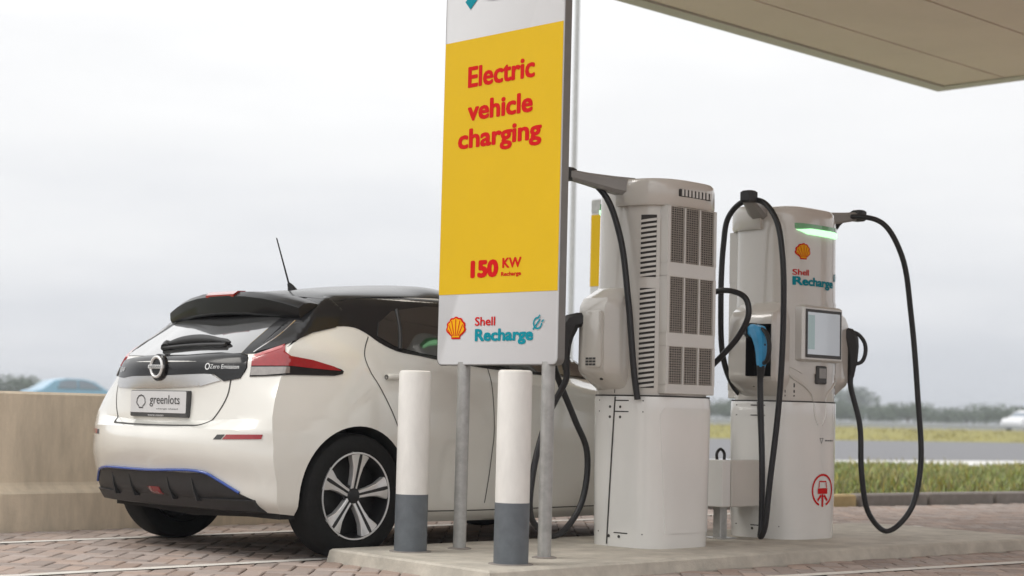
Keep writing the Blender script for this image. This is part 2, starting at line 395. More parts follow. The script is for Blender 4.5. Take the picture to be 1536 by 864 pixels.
for a in range(40, 190):
    for b in range(-110, 110):
        c = (a - b) % 4
        if c not in (0, 3): continue
        dx, dy = (2, 1) if c == 0 else (1, 2)
        lx, ly = (a + dx / 2) * CELL, (b + dy / 2) * CELL
        X, Y = lx * ca - ly * sa_, lx * sa_ + ly * ca
        if Vector((X, Y, 0)).dot(N8) > 10.52 or (Y > 9.22 and X < 9.4) or inside((X, Y), isl_top): continue
        px, py = project(X, Y, 0)
        if px is None or not (-420 < px < 1950) or py > 1010: continue
        cells.append((not (0 < px < 1536 and py < 866), math.hypot(X, Y), a, b, dx, dy))
cells.sort()
bm_shared = {}
for dx, dy in ((2, 1), (1, 2)):
    V, F = brick_verts(dx, dy); me = bpy.data.meshes.new('brick'); me.from_pydata(V, [], F); me.materials.append(BRICK); bm_shared[(dx, dy)] = me
def br_loc(a, b): return (a * CELL * ca - b * CELL * sa_, a * CELL * sa_ + b * CELL * ca)
rest = MB()
for i, (_, _, a, b, dx, dy) in enumerate(cells):
    X, Y = br_loc(a, b); dz = random.uniform(-.0025, .0015); tilt = [random.uniform(-.006, .006) for _ in range(2)]
    if i < 298:
        o = bpy.data.objects.new('brick', bm_shared[(dx, dy)]); COL.objects.link(o); o.parent = PAVE
        o.location = (X, Y, dz); o.rotation_euler = (tilt[0], tilt[1], R(45))
    else:
        V, F = brick_verts(dx, dy)
        rest.add([(X + x * ca - y * sa_, Y + x * sa_ + y * ca, z + dz + tilt[0] * (y - .05) - tilt[1] * (x - .05)) for x, y, z in V], F)
rest.build('brick_paving', BRICK, PAVE, None, 'stuff')

def line_strip(pts, w, name='bay_line'):
    V, F = stroke(pts, w); o = obj(name, [(x, y, .0035) for x, y in V], F, LINE, None, None, 'structure'); return o
line_strip([(-2, 6.885), (4, 6.885), (11.2, 6.885)], .085)
line_strip([(-2, 8.51), (4, 8.51), (11.2, 8.51)], .085)
line_strip([(2, 5.30), (5, 5.17), (7, 5.0), (8.88, 4.785), (11, 4.52), (13, 4.25)], .09)

# ---- kerb stones along the far side of the forecourt
KE = empty('kerb', (0, 0, 0)); tag(KE, kind='structure')
t = 5.0; i = 0
while t < 32:
    L = .98
    mb = MB(); mb.box(0, L - .012, 0, .16, -.04, .105 + random.uniform(-.004, .004), .015)
    o = mb.build('kerb_stone', KERBY if i == 6 else KERB, KE); p = tn(t, 10.62); o.location = p; o.rotation_euler = (0, 0, R(-8)); t += 1.0; i += 1

# ---- grass: blades in the strip in view
def blades(name, M, n, tr, nr, hr, zf, dens=None):
    V = []; F = []; clumps = [(random.uniform(*tr), random.uniform(*nr), random.uniform(.12, .6)) for _ in range(420)]
    for _ in range(n):
        if random.random() < .6:
            c_ = clumps[int(random.random() ** 1.5 * len(clumps))]; tt, nn = random.gauss(c_[0], c_[2]), random.gauss(c_[1], c_[2]); nn = min(max(nn, nr[0]), nr[1])
        else: tt = random.uniform(*tr); nn = nr[0] + (nr[1] - nr[0]) * random.random() ** 1.3
        x, y, _z = tn(tt, nn)
        h = random.uniform(*hr) * (.6 + .8 * (math.sin(tt * 1.7) * math.sin(nn * 2.3 + tt * .6) * .5 + .5)); a = random.uniform(0, 6.28); w = .008 + .006 * random.random() + nn * .0005
        z = zf(nn); lx, ly = random.gauss(0, .35) * h, random.gauss(0, .35) * h; k = len(V)
        V += [(x - w * math.cos(a), y - w * math.sin(a), z - .01), (x + w * math.cos(a), y + w * math.sin(a), z - .01), (x + lx, y + ly, z + h)]; F.append((k, k + 1, k + 2))
    o = obj(name, V, F, M, None, None, 'stuff'); return o
tag(blades('grass', BLADE, 42000, (6, 34), (10.8, 19.0), (.025, .085), lambda n: .06), 'green grass growing between the kerb and the road', 'grass')
tag(blades('weeds', BLADEY, 7000, (6, 34), (10.8, 19.0), (.05, .16), lambda n: .06), 'straw coloured grass tufts mixed into the green strip', 'dry grass')
tag(blades('verge_grass', BLADEY, 9000, (20, 130), (47, 71.5), (.06, .14), lambda n: .025 + (n - 46.5) / 25.5 * .395), 'yellow dry grass along the verge across the road', 'dry grass')

# ---- concrete wall beside the bay
W = empty('concrete_wall', (0, 9.2, 0)); tag(W, 'low beige concrete wall with a stepped base behind the white car', 'wall')
prof = [(0, -.04), (0, .222), (.010, .235), (.085, .268), (.095, .285), (.11, .815), (.125, .83), (.33, .83), (.345, .815), (.36, -.04)]
x = -9.0
while x < 9.2:
    mb = MB(); mb.loft([[(x + .003, a, b) for a, b in prof], [(x + 3.037, a, b) for a, b in prof]]); mb.build('wall_segment', WALLC, W); x += 3.04

# ---- guard rail across the road
GR = empty('guard_rail', tn(0, 72.5, .4)); tag(GR, 'long grey steel guard rail beyond the road verge', 'guard rail')
GR.rotation_euler = (0, 0, R(-8))
mb = MB(); prof = [(0, .18), (-.05, .22), (0, .28), (0, .32), (-.05, .38), (0, .42), (.02, .42), (.02, .18)]
mb.loft([[(-120, a, b) for a, b in prof], [(320, a, b) for a, b in prof]]); mb.build('rail_beam', STEEL, GR)
for k in range(0, 60):
    mb = MB(); mb.box(20 + k * 2.6, 20.1 + k * 2.6, .03, .11, -.1, .40); mb.build('post', STEEL, GR)

# ---- trees far behind the motorway
def pix_dir(px): 
    d = fw * F_PX + rt2 * (px - 768) - up2 * (620 + (px - 768) * .0244 - 432); d.z = 0; return d.normalized()
def tree(px, depth, h, w, label, lobes=7, n=1500, z0=.2):
    d = pix_dir(px); p = d * (depth / max(.2, d.dot(Vector((fw.x, fw.y, 0)).normalized())))
    E = empty('tree', (p.x, p.y, z0)); tag(E, label, 'tree', 'trees beyond the motorway')
    mb = MB(); mb.tube([(0, 0, -.2), (.05, 0, h * .3), (0, .05, h * .6)], [.05 * h, .04 * h, .015 * h], 7)
    for k in range(4):
        a = random.uniform(0, 6.28); mb.tube([(0, 0, h * .25), (w * .25 * math.cos(a), w * .25 * math.sin(a), h * .55)], [.02 * h, .006 * h], 5)
    mb.build('trunk', BARK, E, 60)
    V = []; F = []; C = []
    for k in range(lobes):
        a = random.uniform(0, 6.28); r = random.uniform(0, .36) * w
        C.append((r * math.cos(a), r * math.sin(a), h * random.uniform(.32, .74), random.uniform(.20, .32)))
    for _ in range(n):
        cx, cy, cz, cr = random.choice(C); v = Vector((random.gauss(0, 1), random.gauss(0, 1), random.gauss(0, 1))).normalized() * random.random() ** .4
        q = Vector((cx + v.x * cr * w, cy + v.y * cr * w, max(.08 * h, cz + v.z * cr * h * .95)))
        s = .045 * h * random.uniform(.6, 1.3); a = Vector((random.gauss(0, 1), random.gauss(0, 1), random.gauss(0, 1))).normalized(); b = a.orthogonal().normalized(); c = a.cross(b)
        k = len(V); V += [tuple(q + b * s), tuple(q + c * s * .6), tuple(q - b * s), tuple(q - c * s * .6)]; F.append((k, k + 1, k + 2, k + 3))
    obj('crown', V, F, LEAF, E)
G0 = 'round green tree in the hazy row beyond the motorway'
for px, dep, h, w in [(1236, 250, 4.6, 10), (1262, 262, 3.9, 8), (1290, 250, 3.9, 9), (1318, 262, 3.7, 8), (1362, 245, 4.4, 10), (1340, 270, 3.8, 9), (1396, 262, 4.0, 9), (1420, 255, 3.8, 9), (1450, 262, 3.6, 9), (1478, 268, 3.9, 8), (1504, 245, 4.6, 10), (1536, 262, 4.0, 9), (1566, 255, 4.1, 10), (1610, 250, 4.4, 10),
                      (1062, 250, 4.3, 9), (1090, 262, 4.2, 8), (1116, 258, 4.9, 9), (1168, 250, 4.4, 9), (14, 235, 5.2, 9), (-50, 240, 5.0, 10), (46, 250, 4.7, 9)]:
    tree(px, dep, h * .9, w, G0, 9, 1700)
tree(1283, 420, 10.5, 11, 'taller pale tree rising above the green row beyond the motorway', 8, 1300)

# ================================================================== CANOPY
CZ, CX1, CY1, CX0, CY0 = 4.3, 15.76, 9.50, 5.6, -8.0
CE = empty('canopy', (12.6, 1.0, 0)); tag(CE, 'wide flat beige forecourt canopy of long ceiling panels above the chargers', 'canopy')
def cbox(name, x0, x1, y0, y1, z0, z1, M, c=0):
    mb = MB(); mb.box(x0 - 12.6, x1 - 12.6, y0 - 1.0, y1 - 1.0, z0, z1, c); return mb.build(name, M, CE)
ys = [9.31, 8.62, 7.515]
while ys[-1] > CY0 + 1.2: ys.append(ys[-1] - 1.1)
for a, b in zip(ys[:-1], ys[1:]):
    cbox('ceiling_panel', CX0 + .2, 15.555, b + .013, a - .013, CZ + .012, CZ + .05, CANO)
cbox('edge_trim', CX0, CX1, 9.325, CY1, CZ, CZ + .06, CANT)
cbox('edge_trim', 15.57, CX1, ys[-1], 9.315, CZ, CZ + .06, CANT)
cbox('edge_trim', CX0, CX0 + .19, ys[-1], 9.315, CZ, CZ + .06, CANT)
cbox('panel_backing', CX0 + .05, CX1 - .05, ys[-1], 9.46, CZ + .0615, CZ + .0635, SEAM)
cbox('fascia', CX0 + .02, CX1 - .02, ys[-1] - .2, CY1 - .02, CZ + .066, CZ + .75, SIGNW)
for x, y in ((13.8, 2.6), (11.0, -4.0)):
    mb = MB(); mb.box(x - 12.6 - .2, x - 12.6 + .2, y - 1.0 - .2, y - 1.0 + .2, -.02, CZ + .07, .02); mb.build('column', SIGNW, CE)

# ================================================================== SIGNS, BOLLARDS, SMALL THINGS
def sign_letters(E, words, X):
    f = lambda e: plane_map((X, 0, 0), (0, -1, 0), (0, 0, 1), (-1, 0, 0), e)
    for s, y0, y1, z0, z1, M, b in words: word('lettering', s, -y0, -y1, z0, z1, f, .0022, M, E, b)
SX = 6.03
SG = empty('charging_sign', (0, 0, 0)); tag(SG, 'tall yellow and white vehicle charging sign with red lettering on two steel posts', 'sign')
# rounded panel
def round_rect(y0, y1, z0, z1, r, n=6):
    P = []
    for cy, cz, a in ((y1 - r, z0 + r, -90), (y1 - r, z1 - r, 0), (y0 + r, z1 - r, 90), (y0 + r, z0 + r, 180)):
        P += [(cy + r * math.cos(R(a + 90 * k / n)), cz + r * math.sin(R(a + 90 * k / n))) for k in range(n + 1)]
    return P
P = round_rect(5.748, 6.622, 1.015, 3.42, .035)
Pi = round_rect(5.752, 6.618, 1.019, 3.416, .035)
mb = MB(); mb.loft([[(SX, y, z) for y, z in Pi], [(SX + .004, y, z) for y, z in P], [(SX + .055, y, z) for y, z in P]])
mb.build('panel', [SIGNW], SG, 40)
mb = MB(); mb.loft([[(SX + .004, y, z) for y, z in offset_poly(P, .0035)], [(SX + .052, y, z) for y, z in offset_poly(P, .0035)]], cap0=False, cap1=False); mb.build('edge_band', EDGE, SG, 40)
f1 = plane_map((SX, 0, 0), (0, -1, 0), (0, 0, 1), (-1, 0, 0), .0015)
decal('yellow_field', fan([(-6.619, 1.384), (-5.751, 1.380), (-5.751, 2.731), (-6.619, 2.731)]), f1, SIGNY, SG)
sign_letters(SG, [('Electric', 6.437, 5.943, 2.470, 2.583, SIGNR, .006), ('vehicle', 6.433, 5.952, 2.293, 2.400, SIGNR, .007), ('charging', 6.502, 5.885, 2.118, 2.254, SIGNR, .007),
                  ('150', 6.380, 6.172, 1.463, 1.557, SIGNR, .010), ('KW', 6.145, 6.007, 1.507, 1.560, SIGNR, .003), ('Recharge', 6.152, 6.008, 1.460, 1.488, SIGNR, .0015),
                  ('Shell', 6.336, 6.186, 1.216, 1.262, SIGNR, .0015), ('Recharge', 6.334, 5.912, 1.117, 1.200, SIGNT, .005)], SX)
f2 = plane_map((SX, 0, 0), (0, -1, 0), (0, 0, 1), (-1, 0, 0), .003)
f3 = plane_map((SX, 0, 0), (0, -1, 0), (0, 0, 1), (-1, 0, 0), .0045); f4 = plane_map((SX, 0, 0), (0, -1, 0), (0, 0, 1), (-1, 0, 0), .006)
a, b, c = pecten_parts(-6.552, -6.404, 1.146, 1.266)
decal('shell_emblem', a, f2, SIGNR, SG); decal('emblem_field', b, f3, LOGOY, SG); decal('emblem_ribs', c, f4, SIGNR, SG)
for k, s in enumerate(plug_icon(-5.915, -5.838, 1.188, 1.262, .009)): decal('plug_symbol', s, plane_map((SX, 0, 0), (0, -1, 0), (0, 0, 1), (-1, 0, 0), .003 + k * .0006), SIGNT, SG)
for k, s in enumerate(plug_icon(-6.452, -5.92, 2.905, 3.34, .06)): decal('plug_symbol', s, plane_map((SX, 0, 0), (0, -1, 0), (0, 0, 1), (-1, 0, 0), .003 + k * .0006), SIGNT, SG)
for y in (6.44, 5.83):
    mb = MB(); mb.lathe([(.034, ISL_Z - .01), (.034, 1.03)], 'z', (SX + .028, y, 0), 20); p = mb.build('post', GALV, SG, 40)
    mb = MB(); mb.lathe([(.062, ISL_Z - .005), (.062, ISL_Z + .004), (.05, ISL_Z + .007)], 'z', (SX + .028, y, 0), 20); mb.build('base_collar', KERB, p, 40)

for y, x, lab in ((6.435, 5.715, 'white bollard with grey foot next to the white car'), (5.668, 5.665, 'white bollard with grey foot at the outer front edge of the concrete island')):
    E = empty('bollard', (x, y, ISL_Z)); tag(E, lab, 'bollard', 'bollards guarding the sign')
    mb = MB(); mb.lathe([(.0826, -.01), (.0826, .287)], 'z', n=36); mb.build('grey_sleeve', BOLLG, E, 40)
    mb = MB(); mb.lathe([(.0815, .28), (.0815, .893), (.079, .903), (.07, .909), (.0, .911)], 'z', n=36, caps=False); mb.build('post', BOLLW, E, 40)
    mb = MB(); mb.lathe([(.108, -.006), (.106, .003), (.09, .005)], 'z', n=30); mb.build('joint_ring', KERB, E, 40)

# second sign farther back, between the chargers and the wall
E = empty('bay_sign', (9.8, 8.78, 0)); tag(E, 'distant yellow sign panel with grey header behind the vented charger', 'sign')
mb = MB(); mb.box(0, .06, -.22, .22, 1.72, 2.47, .006); mb.build('panel', SIGNW, E)
g = plane_map((0, 0, 0), (0, -1, 0), (0, 0, 1), (-1, 0, 0), .003)
decal('yellow_field', fan([(-.218, 1.78), (.218, 1.78), (.218, 2.345), (-.218, 2.345)]), g, SIGNY, E)
decal('header_field', fan([(-.216, 2.36), (.216, 2.36), (.216, 2.46), (-.216, 2.46)]), g, GALV, E)
mb = MB(); mb.lathe([(.035, -.02), (.035, 1.74)], 'z', (.03, -.12, 0), 16); mb.build('post', GALV, E, 40)
# lamp mast far behind
d = pix_dir(853); E = empty('lamp_mast', tuple(d * 30)); tag(E, 'slender grey lamp mast rising behind the yellow sign', 'lamp post')
mb = MB(); mb.lathe([(.075, -.06), (.07, 1.0), (.05, 1.1), (.042, 11.5)], 'z', n=14); mb.build('mast', GALV, E, 40)
mb = MB(); mb.tube(curve([(0, 0, 11.4), (-.1, .3, 11.75), (-.3, 1.0, 11.85)], 5), .035, 8); mb.build('arm', GALV, E, 40)
mb = MB(); mb.box(-.42, -.2, .9, 1.5, 11.78, 11.88, .02); mb.build('lamp_head', STEEL, E)

# ================================================================== CHARGERS
def sup(n, a, b, e, a0, a1):
    out = []
    for k in range(n + 1):
        t = R(a0 + (a1 - a0) * k / n); c, s = math.cos(t), math.sin(t)
        out.append((a * math.copysign(abs(c) ** (2 / e), c), b * math.copysign(abs(s) ** (2 / e), s)))
    return out
def sect_upper(k=1.0, d=0):
    P = sup(28, .25, .25, 3.3, 180, 360) + sup(28, .247, .238, 3.1, 0, 180)[1:-1]
    return [(x * k, y * k) for x, y in P]
def sect_lower(kx=1.0, ky=1.0):
    P = sup(28, .255, .255, 3.4, 180, 360) + sup(24, .255, .248, 3.7, 0, 180)[1:-1]
    return [(x * kx, y * ky) for x, y in P]
CORNER_U = Vector((.185 - .236, .205 - .085, 0))
def gun(name, parent, p0, out, M, cable_end):
    """a charging plug: nozzle p0, 'out' the way its grip leans"""
    p0 = Vector(p0); o = Vector(out).normalized(); Z = Vector((0, 0, 1)); sd_ = o.cross(Z).normalized()
    def sec(c, w, h, up_): return [tuple(c + sd_ * (w * a) + up_ * (h * b)) for a, b in ((-.55, -1), (.55, -1), (1, -.55), (1, .55), (.55, 1), (-.55, 1), (-1, .55), (-1, -.55))]
    E = MB()
    path = [(-.07, .045, .034, .034), (-.02, .040, .036, .040), (.012, .030, .038, .046), (.030, -.005, .036, .046), (.040, -.05, .030, .038), (.044, -.10, .026, .030), (.044, -.15, .024, .026), (.042, -.175, .020, .020)]
    rings_ = []
    for i, (a, z, w, h) in enumerate(path):
        a0, z0 = path[max(i - 1, 0)][:2]; a1, z1 = path[min(i + 1, len(path) - 1)][:2]
        t = (o * (a1 - a0) + Z * (z1 - z0)).normalized(); rings_.append(sec(p0 + o * a + Z * z, w, h, sd_.cross(t).normalized()))
    E.loft(rings_); b = E.build(name, M, parent, 35)
    lo = [p0 + o * .02 + Z * .055, p0 + o * .075 + Z * .035, p0 + o * .115 - Z * .02, p0 + o * .118 - Z * .09, p0 + o * .095 - Z * .14, p0 + o * .045 - Z * .155]
    L = MB(); L.tube(curve([tuple(v) for v in lo], 3), .0125, 8); L.build('grip', BLACKPL, b, 50)
    k = MB(); k.tube([tuple(p0 + o * .055 + Z * .0), tuple(p0 + o * .075 - Z * .05)], [.010, .007], 6); k.build('trigger', BLACKPL, b, 40)
    c = MB(); c.loft([sec(p0 + o * -.075 + Z * .046, .044, .044, Z), sec(p0 + o * -.045 + Z * .043, .044, .044, Z)]); c.build('nozzle_collar', BLACKPL, b, 30)
    n = MB(); n.tube([tuple(p0 + o * .042 - Z * .165), tuple(p0 + o * .036 - Z * .235)], [.025, .018], 10); n.build('strain_relief', BLACKPL, b, 50)
    return p0 + o * .035 - Z * .235
def charger(loc, rz, label, cables):
    E = empty('charging_station', (*loc, ISL_Z), rz); E.scale = (1.13, 1.06, 1); tag(E, label, 'ev charger', 'charging stations on the island')
    ZS = .815
    lo = [[(x, y, z) for x, y in sect_lower(kx, ky)] for z, kx, ky in ((-.004, .955, .965), (.03, .962, .97), (.4, .985, .987), (.74, 1.0, 1.0), (.80, 1.0, 1.0), (ZS, .985, .985))]
    mb = MB(); mb.loft(lo); mb.build('lower_cabinet', CABINET, E, 35); LB = bvh_of(mb.V, mb.F)
    us = [(ZS - .01, .995), (ZS + .02, 1.0), (1.2, 1.0), (1.86, .99), (1.93, .982), (1.965, .95), (1.985, .90), (1.995, .80)]
    mb = MB(); mb.loft([[(x, y, z) for x, y in sect_upper(k)] for z, k in us]); mb.build('upper_housing', HOUSING, E, 35); UB = bvh_of(mb.V, mb.F)
    # dark strip standing in for the gap shadow between the two housings
    mb = MB(); mb.loft([[(x, y, z) for x, y in sect_lower(.992, .992)] for z in (ZS - .002, ZS + .006)]); mb.build('joint_shadow', SEAM, E)
    # cap over the back and sides
    cap = [(-.268, -.03)] + [(x * 1.10, y * 1.13) for x, y in sup(28, .247, .238, 2.9, 180, 0)] + [(.268, -.03)]
    rim = [(.17, .17 * 0 - .03), (-.17, -.03)]
    C = cap + rim
    mb = MB(); mb.loft([[(x * s, y * s, z) for x, y in C] for z, s in ((1.852, .975), (1.866, 1), (1.955, 1), (1.985, .985), (1.998, .95))]); mb.build('top_cap', HOUSING, E, 35)
    mb = MB(); mb.box(-.12, .12, .245, .2735, 1.905, 1.945, .003); s = mb.build('cap_vent', SLOT, E)
    L = MB()
    for k in range(9): L.box(-.115 + k * .0268, -.102 + k * .0268, .262, .2775, 1.907, 1.943)
    L.build('vent_fin', HOUSING, s)
    # back: three rows of three grilles behind a proud frame
    yb = .2375
    FR = MB(); cols = (-.165, -.062, -.052, .052, .062, .165); rows = ((.885, 1.085), (1.163, 1.463), (1.545, 1.845))
    zz = [.83] + [v for r in rows for v in r] + [1.853]
    for z0, z1 in zip(zz[0::2], zz[1::2]): FR.box(-.185, .185, .16, yb + .016, z0, z1, .004)
    for z0, z1 in rows:
        for x0, x1 in ((-.185, -.166), (-.0615, -.0525), (.0525, .0615), (.166, .185)): FR.box(x0, x1, .16, yb + .0155, z0 - .006, z1 + .006)
    fr = FR.build('back_frame', HOUSING, E)
    for z0, z1 in rows:
        for x0, x1 in ((-.166, -.0615), (-.0525, .0525), (.0615, .166)):
            mb = MB(); mb.box(x0, x1, yb - .003, yb + .0045, z0, z1); gr = mb.build('grille', SLOT, fr)
            S = MB(); n = int((z1 - z0) / .0125)
            for k in range(n):
                z = z0 + (k + .5) * (z1 - z0) / n
                S.add([(x0, yb + .0046, z + .004), (x1, yb + .0046, z + .004), (x1, yb + .0115, z - .0045), (x0, yb + .0115, z - .0045)], [(0, 1, 2, 3)])
            for k in range(6): 
                x = x0 + (k + .5) * (x1 - x0) / 6; S.add([(x - .003, yb + .012, z0), (x + .003, yb + .012, z0), (x + .003, yb + .012, z1), (x - .003, yb + .012, z1)], [(0, 1, 2, 3)])
            S.build('louvres', GRILLE, fr)
    # slotted strips on the rounded back corner
    for sx in (-1, 1):
        if sx > 0:
            fr = dict(o=(1.62, 1.02, 0), u=(-.53, .848, 0), v=(0, 0, 1), d=(-.848, -.53, 0)); uc = -.53 * (.214 - 1.62) + .848 * (.150 - 1.02)
            for z0, z1 in ((.86, 1.40), (1.46, 1.80)):
                V, F = patch(UB, [(uc - .04, z0), (uc + .04, z0), (uc + .04, z1), (uc - .04, z1)], fr['o'], fr['u'], fr['v'], fr['d'], .002, .02); sl = obj('side_vent', V, F, SLOT, E)
                L = MB(); k = z0
                while k < z1 - .025:
                    V, F = patch(UB, [(uc - .041, k), (uc + .041, k + .012), (uc + .041, k + .026), (uc - .041, k + .014)], fr['o'], fr['u'], fr['v'], fr['d'], .008, .03); L.add(V, F); k += .027
                L.build('louvres', HOUSING, sl, 40)
        mb = MB(); mb.tube([(sx * .2475, -.03, .83), (sx * .2435, -.03, 1.81)], .0035, 6); mb.build('panel_gap', SEAM, E)
        pts = [(sx * (.2565 - .0115 * max(0, 1 - z / .8) ** 1.5 * 1.0), -.02 - .05 * (1 - z / .8), z) for z in (.01, .15, .3, .5, .65, .81)]
        mb = MB(); mb.tube(curve(pts, 4), .004, 6); mb.build('panel_gap', SEAM, E)
        # cabinet hinge seams and screws
        for z in (.075, .73, .79):
            f = drape(LB, (sx * .3, 0, 0), (0, -sx, 0), (0, 0, 1), (-sx, 0, 0), .0015)
            decal('hinge_seam', stroke([(-.16, z), (-.06, z), (.0, z), (.14, z)], .006), f, SEAM, E, sx > 0)
        for y in (-.055, .015):
            for z in (.055, .755, .70):
                mb = MB(); mb.lathe([(.008, -.004), (.008, .006)], 'x', (sx * (.249 if z > .1 else .243), y, z), 8); mb.build('screw', SEAM, E)
        # holster wing
        pg = [(.19, .15), (.31, .14), (.375, .09), (.385, -.04), (.35, -.185), (.33, -.20), (.19, -.20)] if sx < 0 else [(.19, .065), (.235, .06), (.30, .05), (.365, .0), (.375, -.13), (.35, -.19), (.33, -.20), (.19, -.205)]
        def wing(k, z): return [(sx * (.19 + (x - .19) * k), y * (.75 + .25 * k), z) for x, y in pg]
        mb = MB(); rr = [wing(.30, .845), wing(.90, .925), wing(.985, .95), wing(1, .975), wing(1, 1.27), wing(.985, 1.30), wing(.86, 1.345), wing(.35, 1.405)]
        if sx < 0: rr = [list(reversed(r)) for r in rr]
        mb.loft(rr)
        nrm = Vector((sx * .145, -.035, 0)).normalized(); tan = Vector((sx * -.035, -.145, 0)).normalized(); c0 = Vector((sx * .37, -.105, 1.115))
        if sx > 0: nrm = Vector((0, -1, 0)); tan = Vector((-1, 0, 0)); c0 = Vector((.262, -.2, 1.115))
        w = mb.build('holster', HOUSING, E, 30)
        cut = MB(); V = []
        for e in (-.11, .05):
            for a, z in ((-.07, -.155), (.08, -.155), (.08, .155), (-.07, .155)): V.append(tuple(c0 + tan * a + nrm * e + Vector((0, 0, z))))
        cut.add(V, [(3, 2, 1, 0), (4, 5, 6, 7), (0, 1, 5, 4), (1, 2, 6, 5), (2, 3, 7, 6), (3, 0, 4, 7)])
        Vc = [Vector(v) for v in V]
        # black pocket lining: open box standing a hair proud of the wing
        lin_ = MB(); mid_ = sum(Vc, Vector()) / 8
        front = [c0 + tan * a + nrm * .020 + Vector((0, 0, z)) for a, z in ((-.075, -.16), (.085, -.16), (.085, .16), (-.075, .16))]
        inner = [c0 + tan * a + nrm * .020 + Vector((0, 0, z)) for a, z in ((-.064, -.149), (.074, -.149), (.074, .149), (-.064, .149))]
        back = [c0 + tan * a + nrm * -.03 + Vector((0, 0, z)) for a, z in ((-.064, -.149), (.074, -.149), (.074, .149), (-.064, .149))]
        outer = [c0 + tan * a + nrm * -.06 + Vector((0, 0, z)) for a, z in ((-.075, -.16), (.085, -.16), (.085, .16), (-.075, .16))]
        # real recess: cut the wing with a box
        cob = obj('cut', [tuple(v) for v in Vc], cut.F, BLACKPL, E); bpy.context.view_layer.update()
        md = w.modifiers.new('b', 'BOOLEAN'); md.object = cob; md.operation = 'DIFFERENCE'; md.solver = 'EXACT'
        # keep the pocket on the side that shows a plug (front-left wing of each unit) only where one is holstered
        dg = bpy.context.evaluated_depsgraph_get(); me = bpy.data.meshes.new_from_object(w.evaluated_get(dg)); w.modifiers.clear(); w.data = me
        bpy.data.objects.remove(cob)
        me.polygons.foreach_set('use_smooth', [True] * len(me.polygons)); me.set_sharp_from_angle(angle=R(30))
        lin_.V = [tuple(v) for v in [*[c0 + tan * a + nrm * e + Vector((0, 0, z)) for e in (-.107, .004) for a, z in ((-.0685, -.1535), (.0785, -.1535), (.0785, .1535), (-.0685, .1535))]]]
        lin_.F = [(0, 1, 2, 3), (0, 4, 5, 1), (1, 5, 6, 2), (2, 6, 7, 3), (3, 7, 4, 0)]
        lin_.build('pocket_lining', BLACKPL, w)
        st = MB(); st.add([(sx * .4315, y, z) for y, z in ((.06, .985), (-.0, .985), (-.0, 1.03), (.06, 1.03))], [(0, 1, 2, 3)]); 
        for p in ((sx * .372, -.0 - .02 * (sx > 0), 1.13), (sx * .325, -.04, 1.345), (sx * .325, -.05, .905)):
            s2 = MB(); s2.lathe([(.008, -.006), (.008, .006)], 'x', p, 8); s2.build('screw', SEAM, w)
        lb = MB()
        for r in range(3):
            for q in range(3): lb.box(*sorted((sx * .366, sx * .3805)), -.11 + q * .024, -.091 + q * .024, .975 + r * .016, .986 + r * .016)
        if sx > 0:
            lb.build('sticker', DARKPL, w)
            hp = MB(); hp.loft([[(x_, y, z) for y, z in round_rect(-.122 + d_, -.008 - d_, .965 + d_, 1.275 - d_, .02, 3)] for x_, d_ in ((.355, 0), (.3755, 0), (.3785, .006))]); hp.build('holster_panel', HOUSING, w, 30)
        # cable arm
        A = MB(); pa = [(sx * .20, .02, 1.955), (sx * .30, -.03, 1.968), (sx * .42, -.09, 1.99), (sx * .52, -.14, 2.01)]
        rings = []
        for (x, y, z), hw, hh in zip(pa, (.055, .05, .04, .034), (.055, .045, .032, .026)):
            dvec = Vector((-.16 * sx * 0 - .43, -sx * .9, 0)).normalized()
            dvec = Vector((.43, .9 * sx, 0)).normalized()
            rings.append([(x + dvec.x * a * hw, y + dvec.y * a * hw, z + b * hh) for a, b in ((-1, -.6), (-.6, -1), (.6, -1), (1, -.6), (1, .6), (.6, 1), (-.6, 1), (-1, .6))])
        A.loft(rings); arm = A.build('cable_arm', ARMGREY, E, 30)
        T = MB(); T.box(sx * .505 - .035, sx * .505 + .035, -.18, -.10, 1.975, 2.045, .01); T.build('arm_end', BLACKPL, arm)
    # ---- front: light bar, logo, screen, reader, emblem, labels
    fU = lambda e: drape(UB, (0, -1, 0), (1, 0, 0), (0, 0, 1), (0, 1, 0), e)
    fL = lambda e: drape(LB, (0, -1, 0), (1, 0, 0), (0, 0, 1), (0, 1, 0), e)
    def ptch(bv, name, poly, M, e=.004, par=E, h=.02): V, F = patch(bv, poly, (0, -1, 0), (1, 0, 0), (0, 0, 1), (0, 1, 0), e, h); return obj(name, V, F, M, par, 40)
    def rr(x0, x1, z0, z1, r): return round_rect(x0, x1, z0, z1, r, 4)
    top = ptch(UB, 'light_visor', [(-.19, 1.855), (-.13, 1.835), (.15, 1.835), (.205, 1.855), (.205, 1.885), (-.19, 1.885)], GREENDK, .008)
    ptch(UB, 'light_bar', [(-.185, 1.846), (-.12, 1.822), (.14, 1.818), (.20, 1.838), (.2, 1.852), (.1, 1.857), (-.1, 1.857)], GREEN, .011, E)
    a, b, c = pecten_parts(-.19, -.095, 1.665, 1.765)
    decal('shell_emblem', a, fU(.002), SIGNR, E); decal('emblem_field', b, fU(.0035), LOGOY, E); decal('emblem_ribs', c, fU(.005), SIGNR, E)
    word('lettering', 'Shell', -.20, -.105, 1.572, 1.608, fU, .0025, SIGNR, E, .001)
    word('lettering', 'Recharge', -.20, .12, 1.495, 1.565, fU, .0025, SIGNT, E, .004)
    for k, s in enumerate(plug_icon(.128, .17, 1.555, 1.605, .007)): decal('plug_symbol', s, fU(.0025 + .0006 * k), SIGNT, E)
    ptch(UB, 'screen_surround', [(-.225, 1.03), (-.15, .985), (.15, .985), (.235, 1.03), (.235, 1.40), (.15, 1.425), (-.1, 1.43), (-.225, 1.40)], HOUSING, .006)
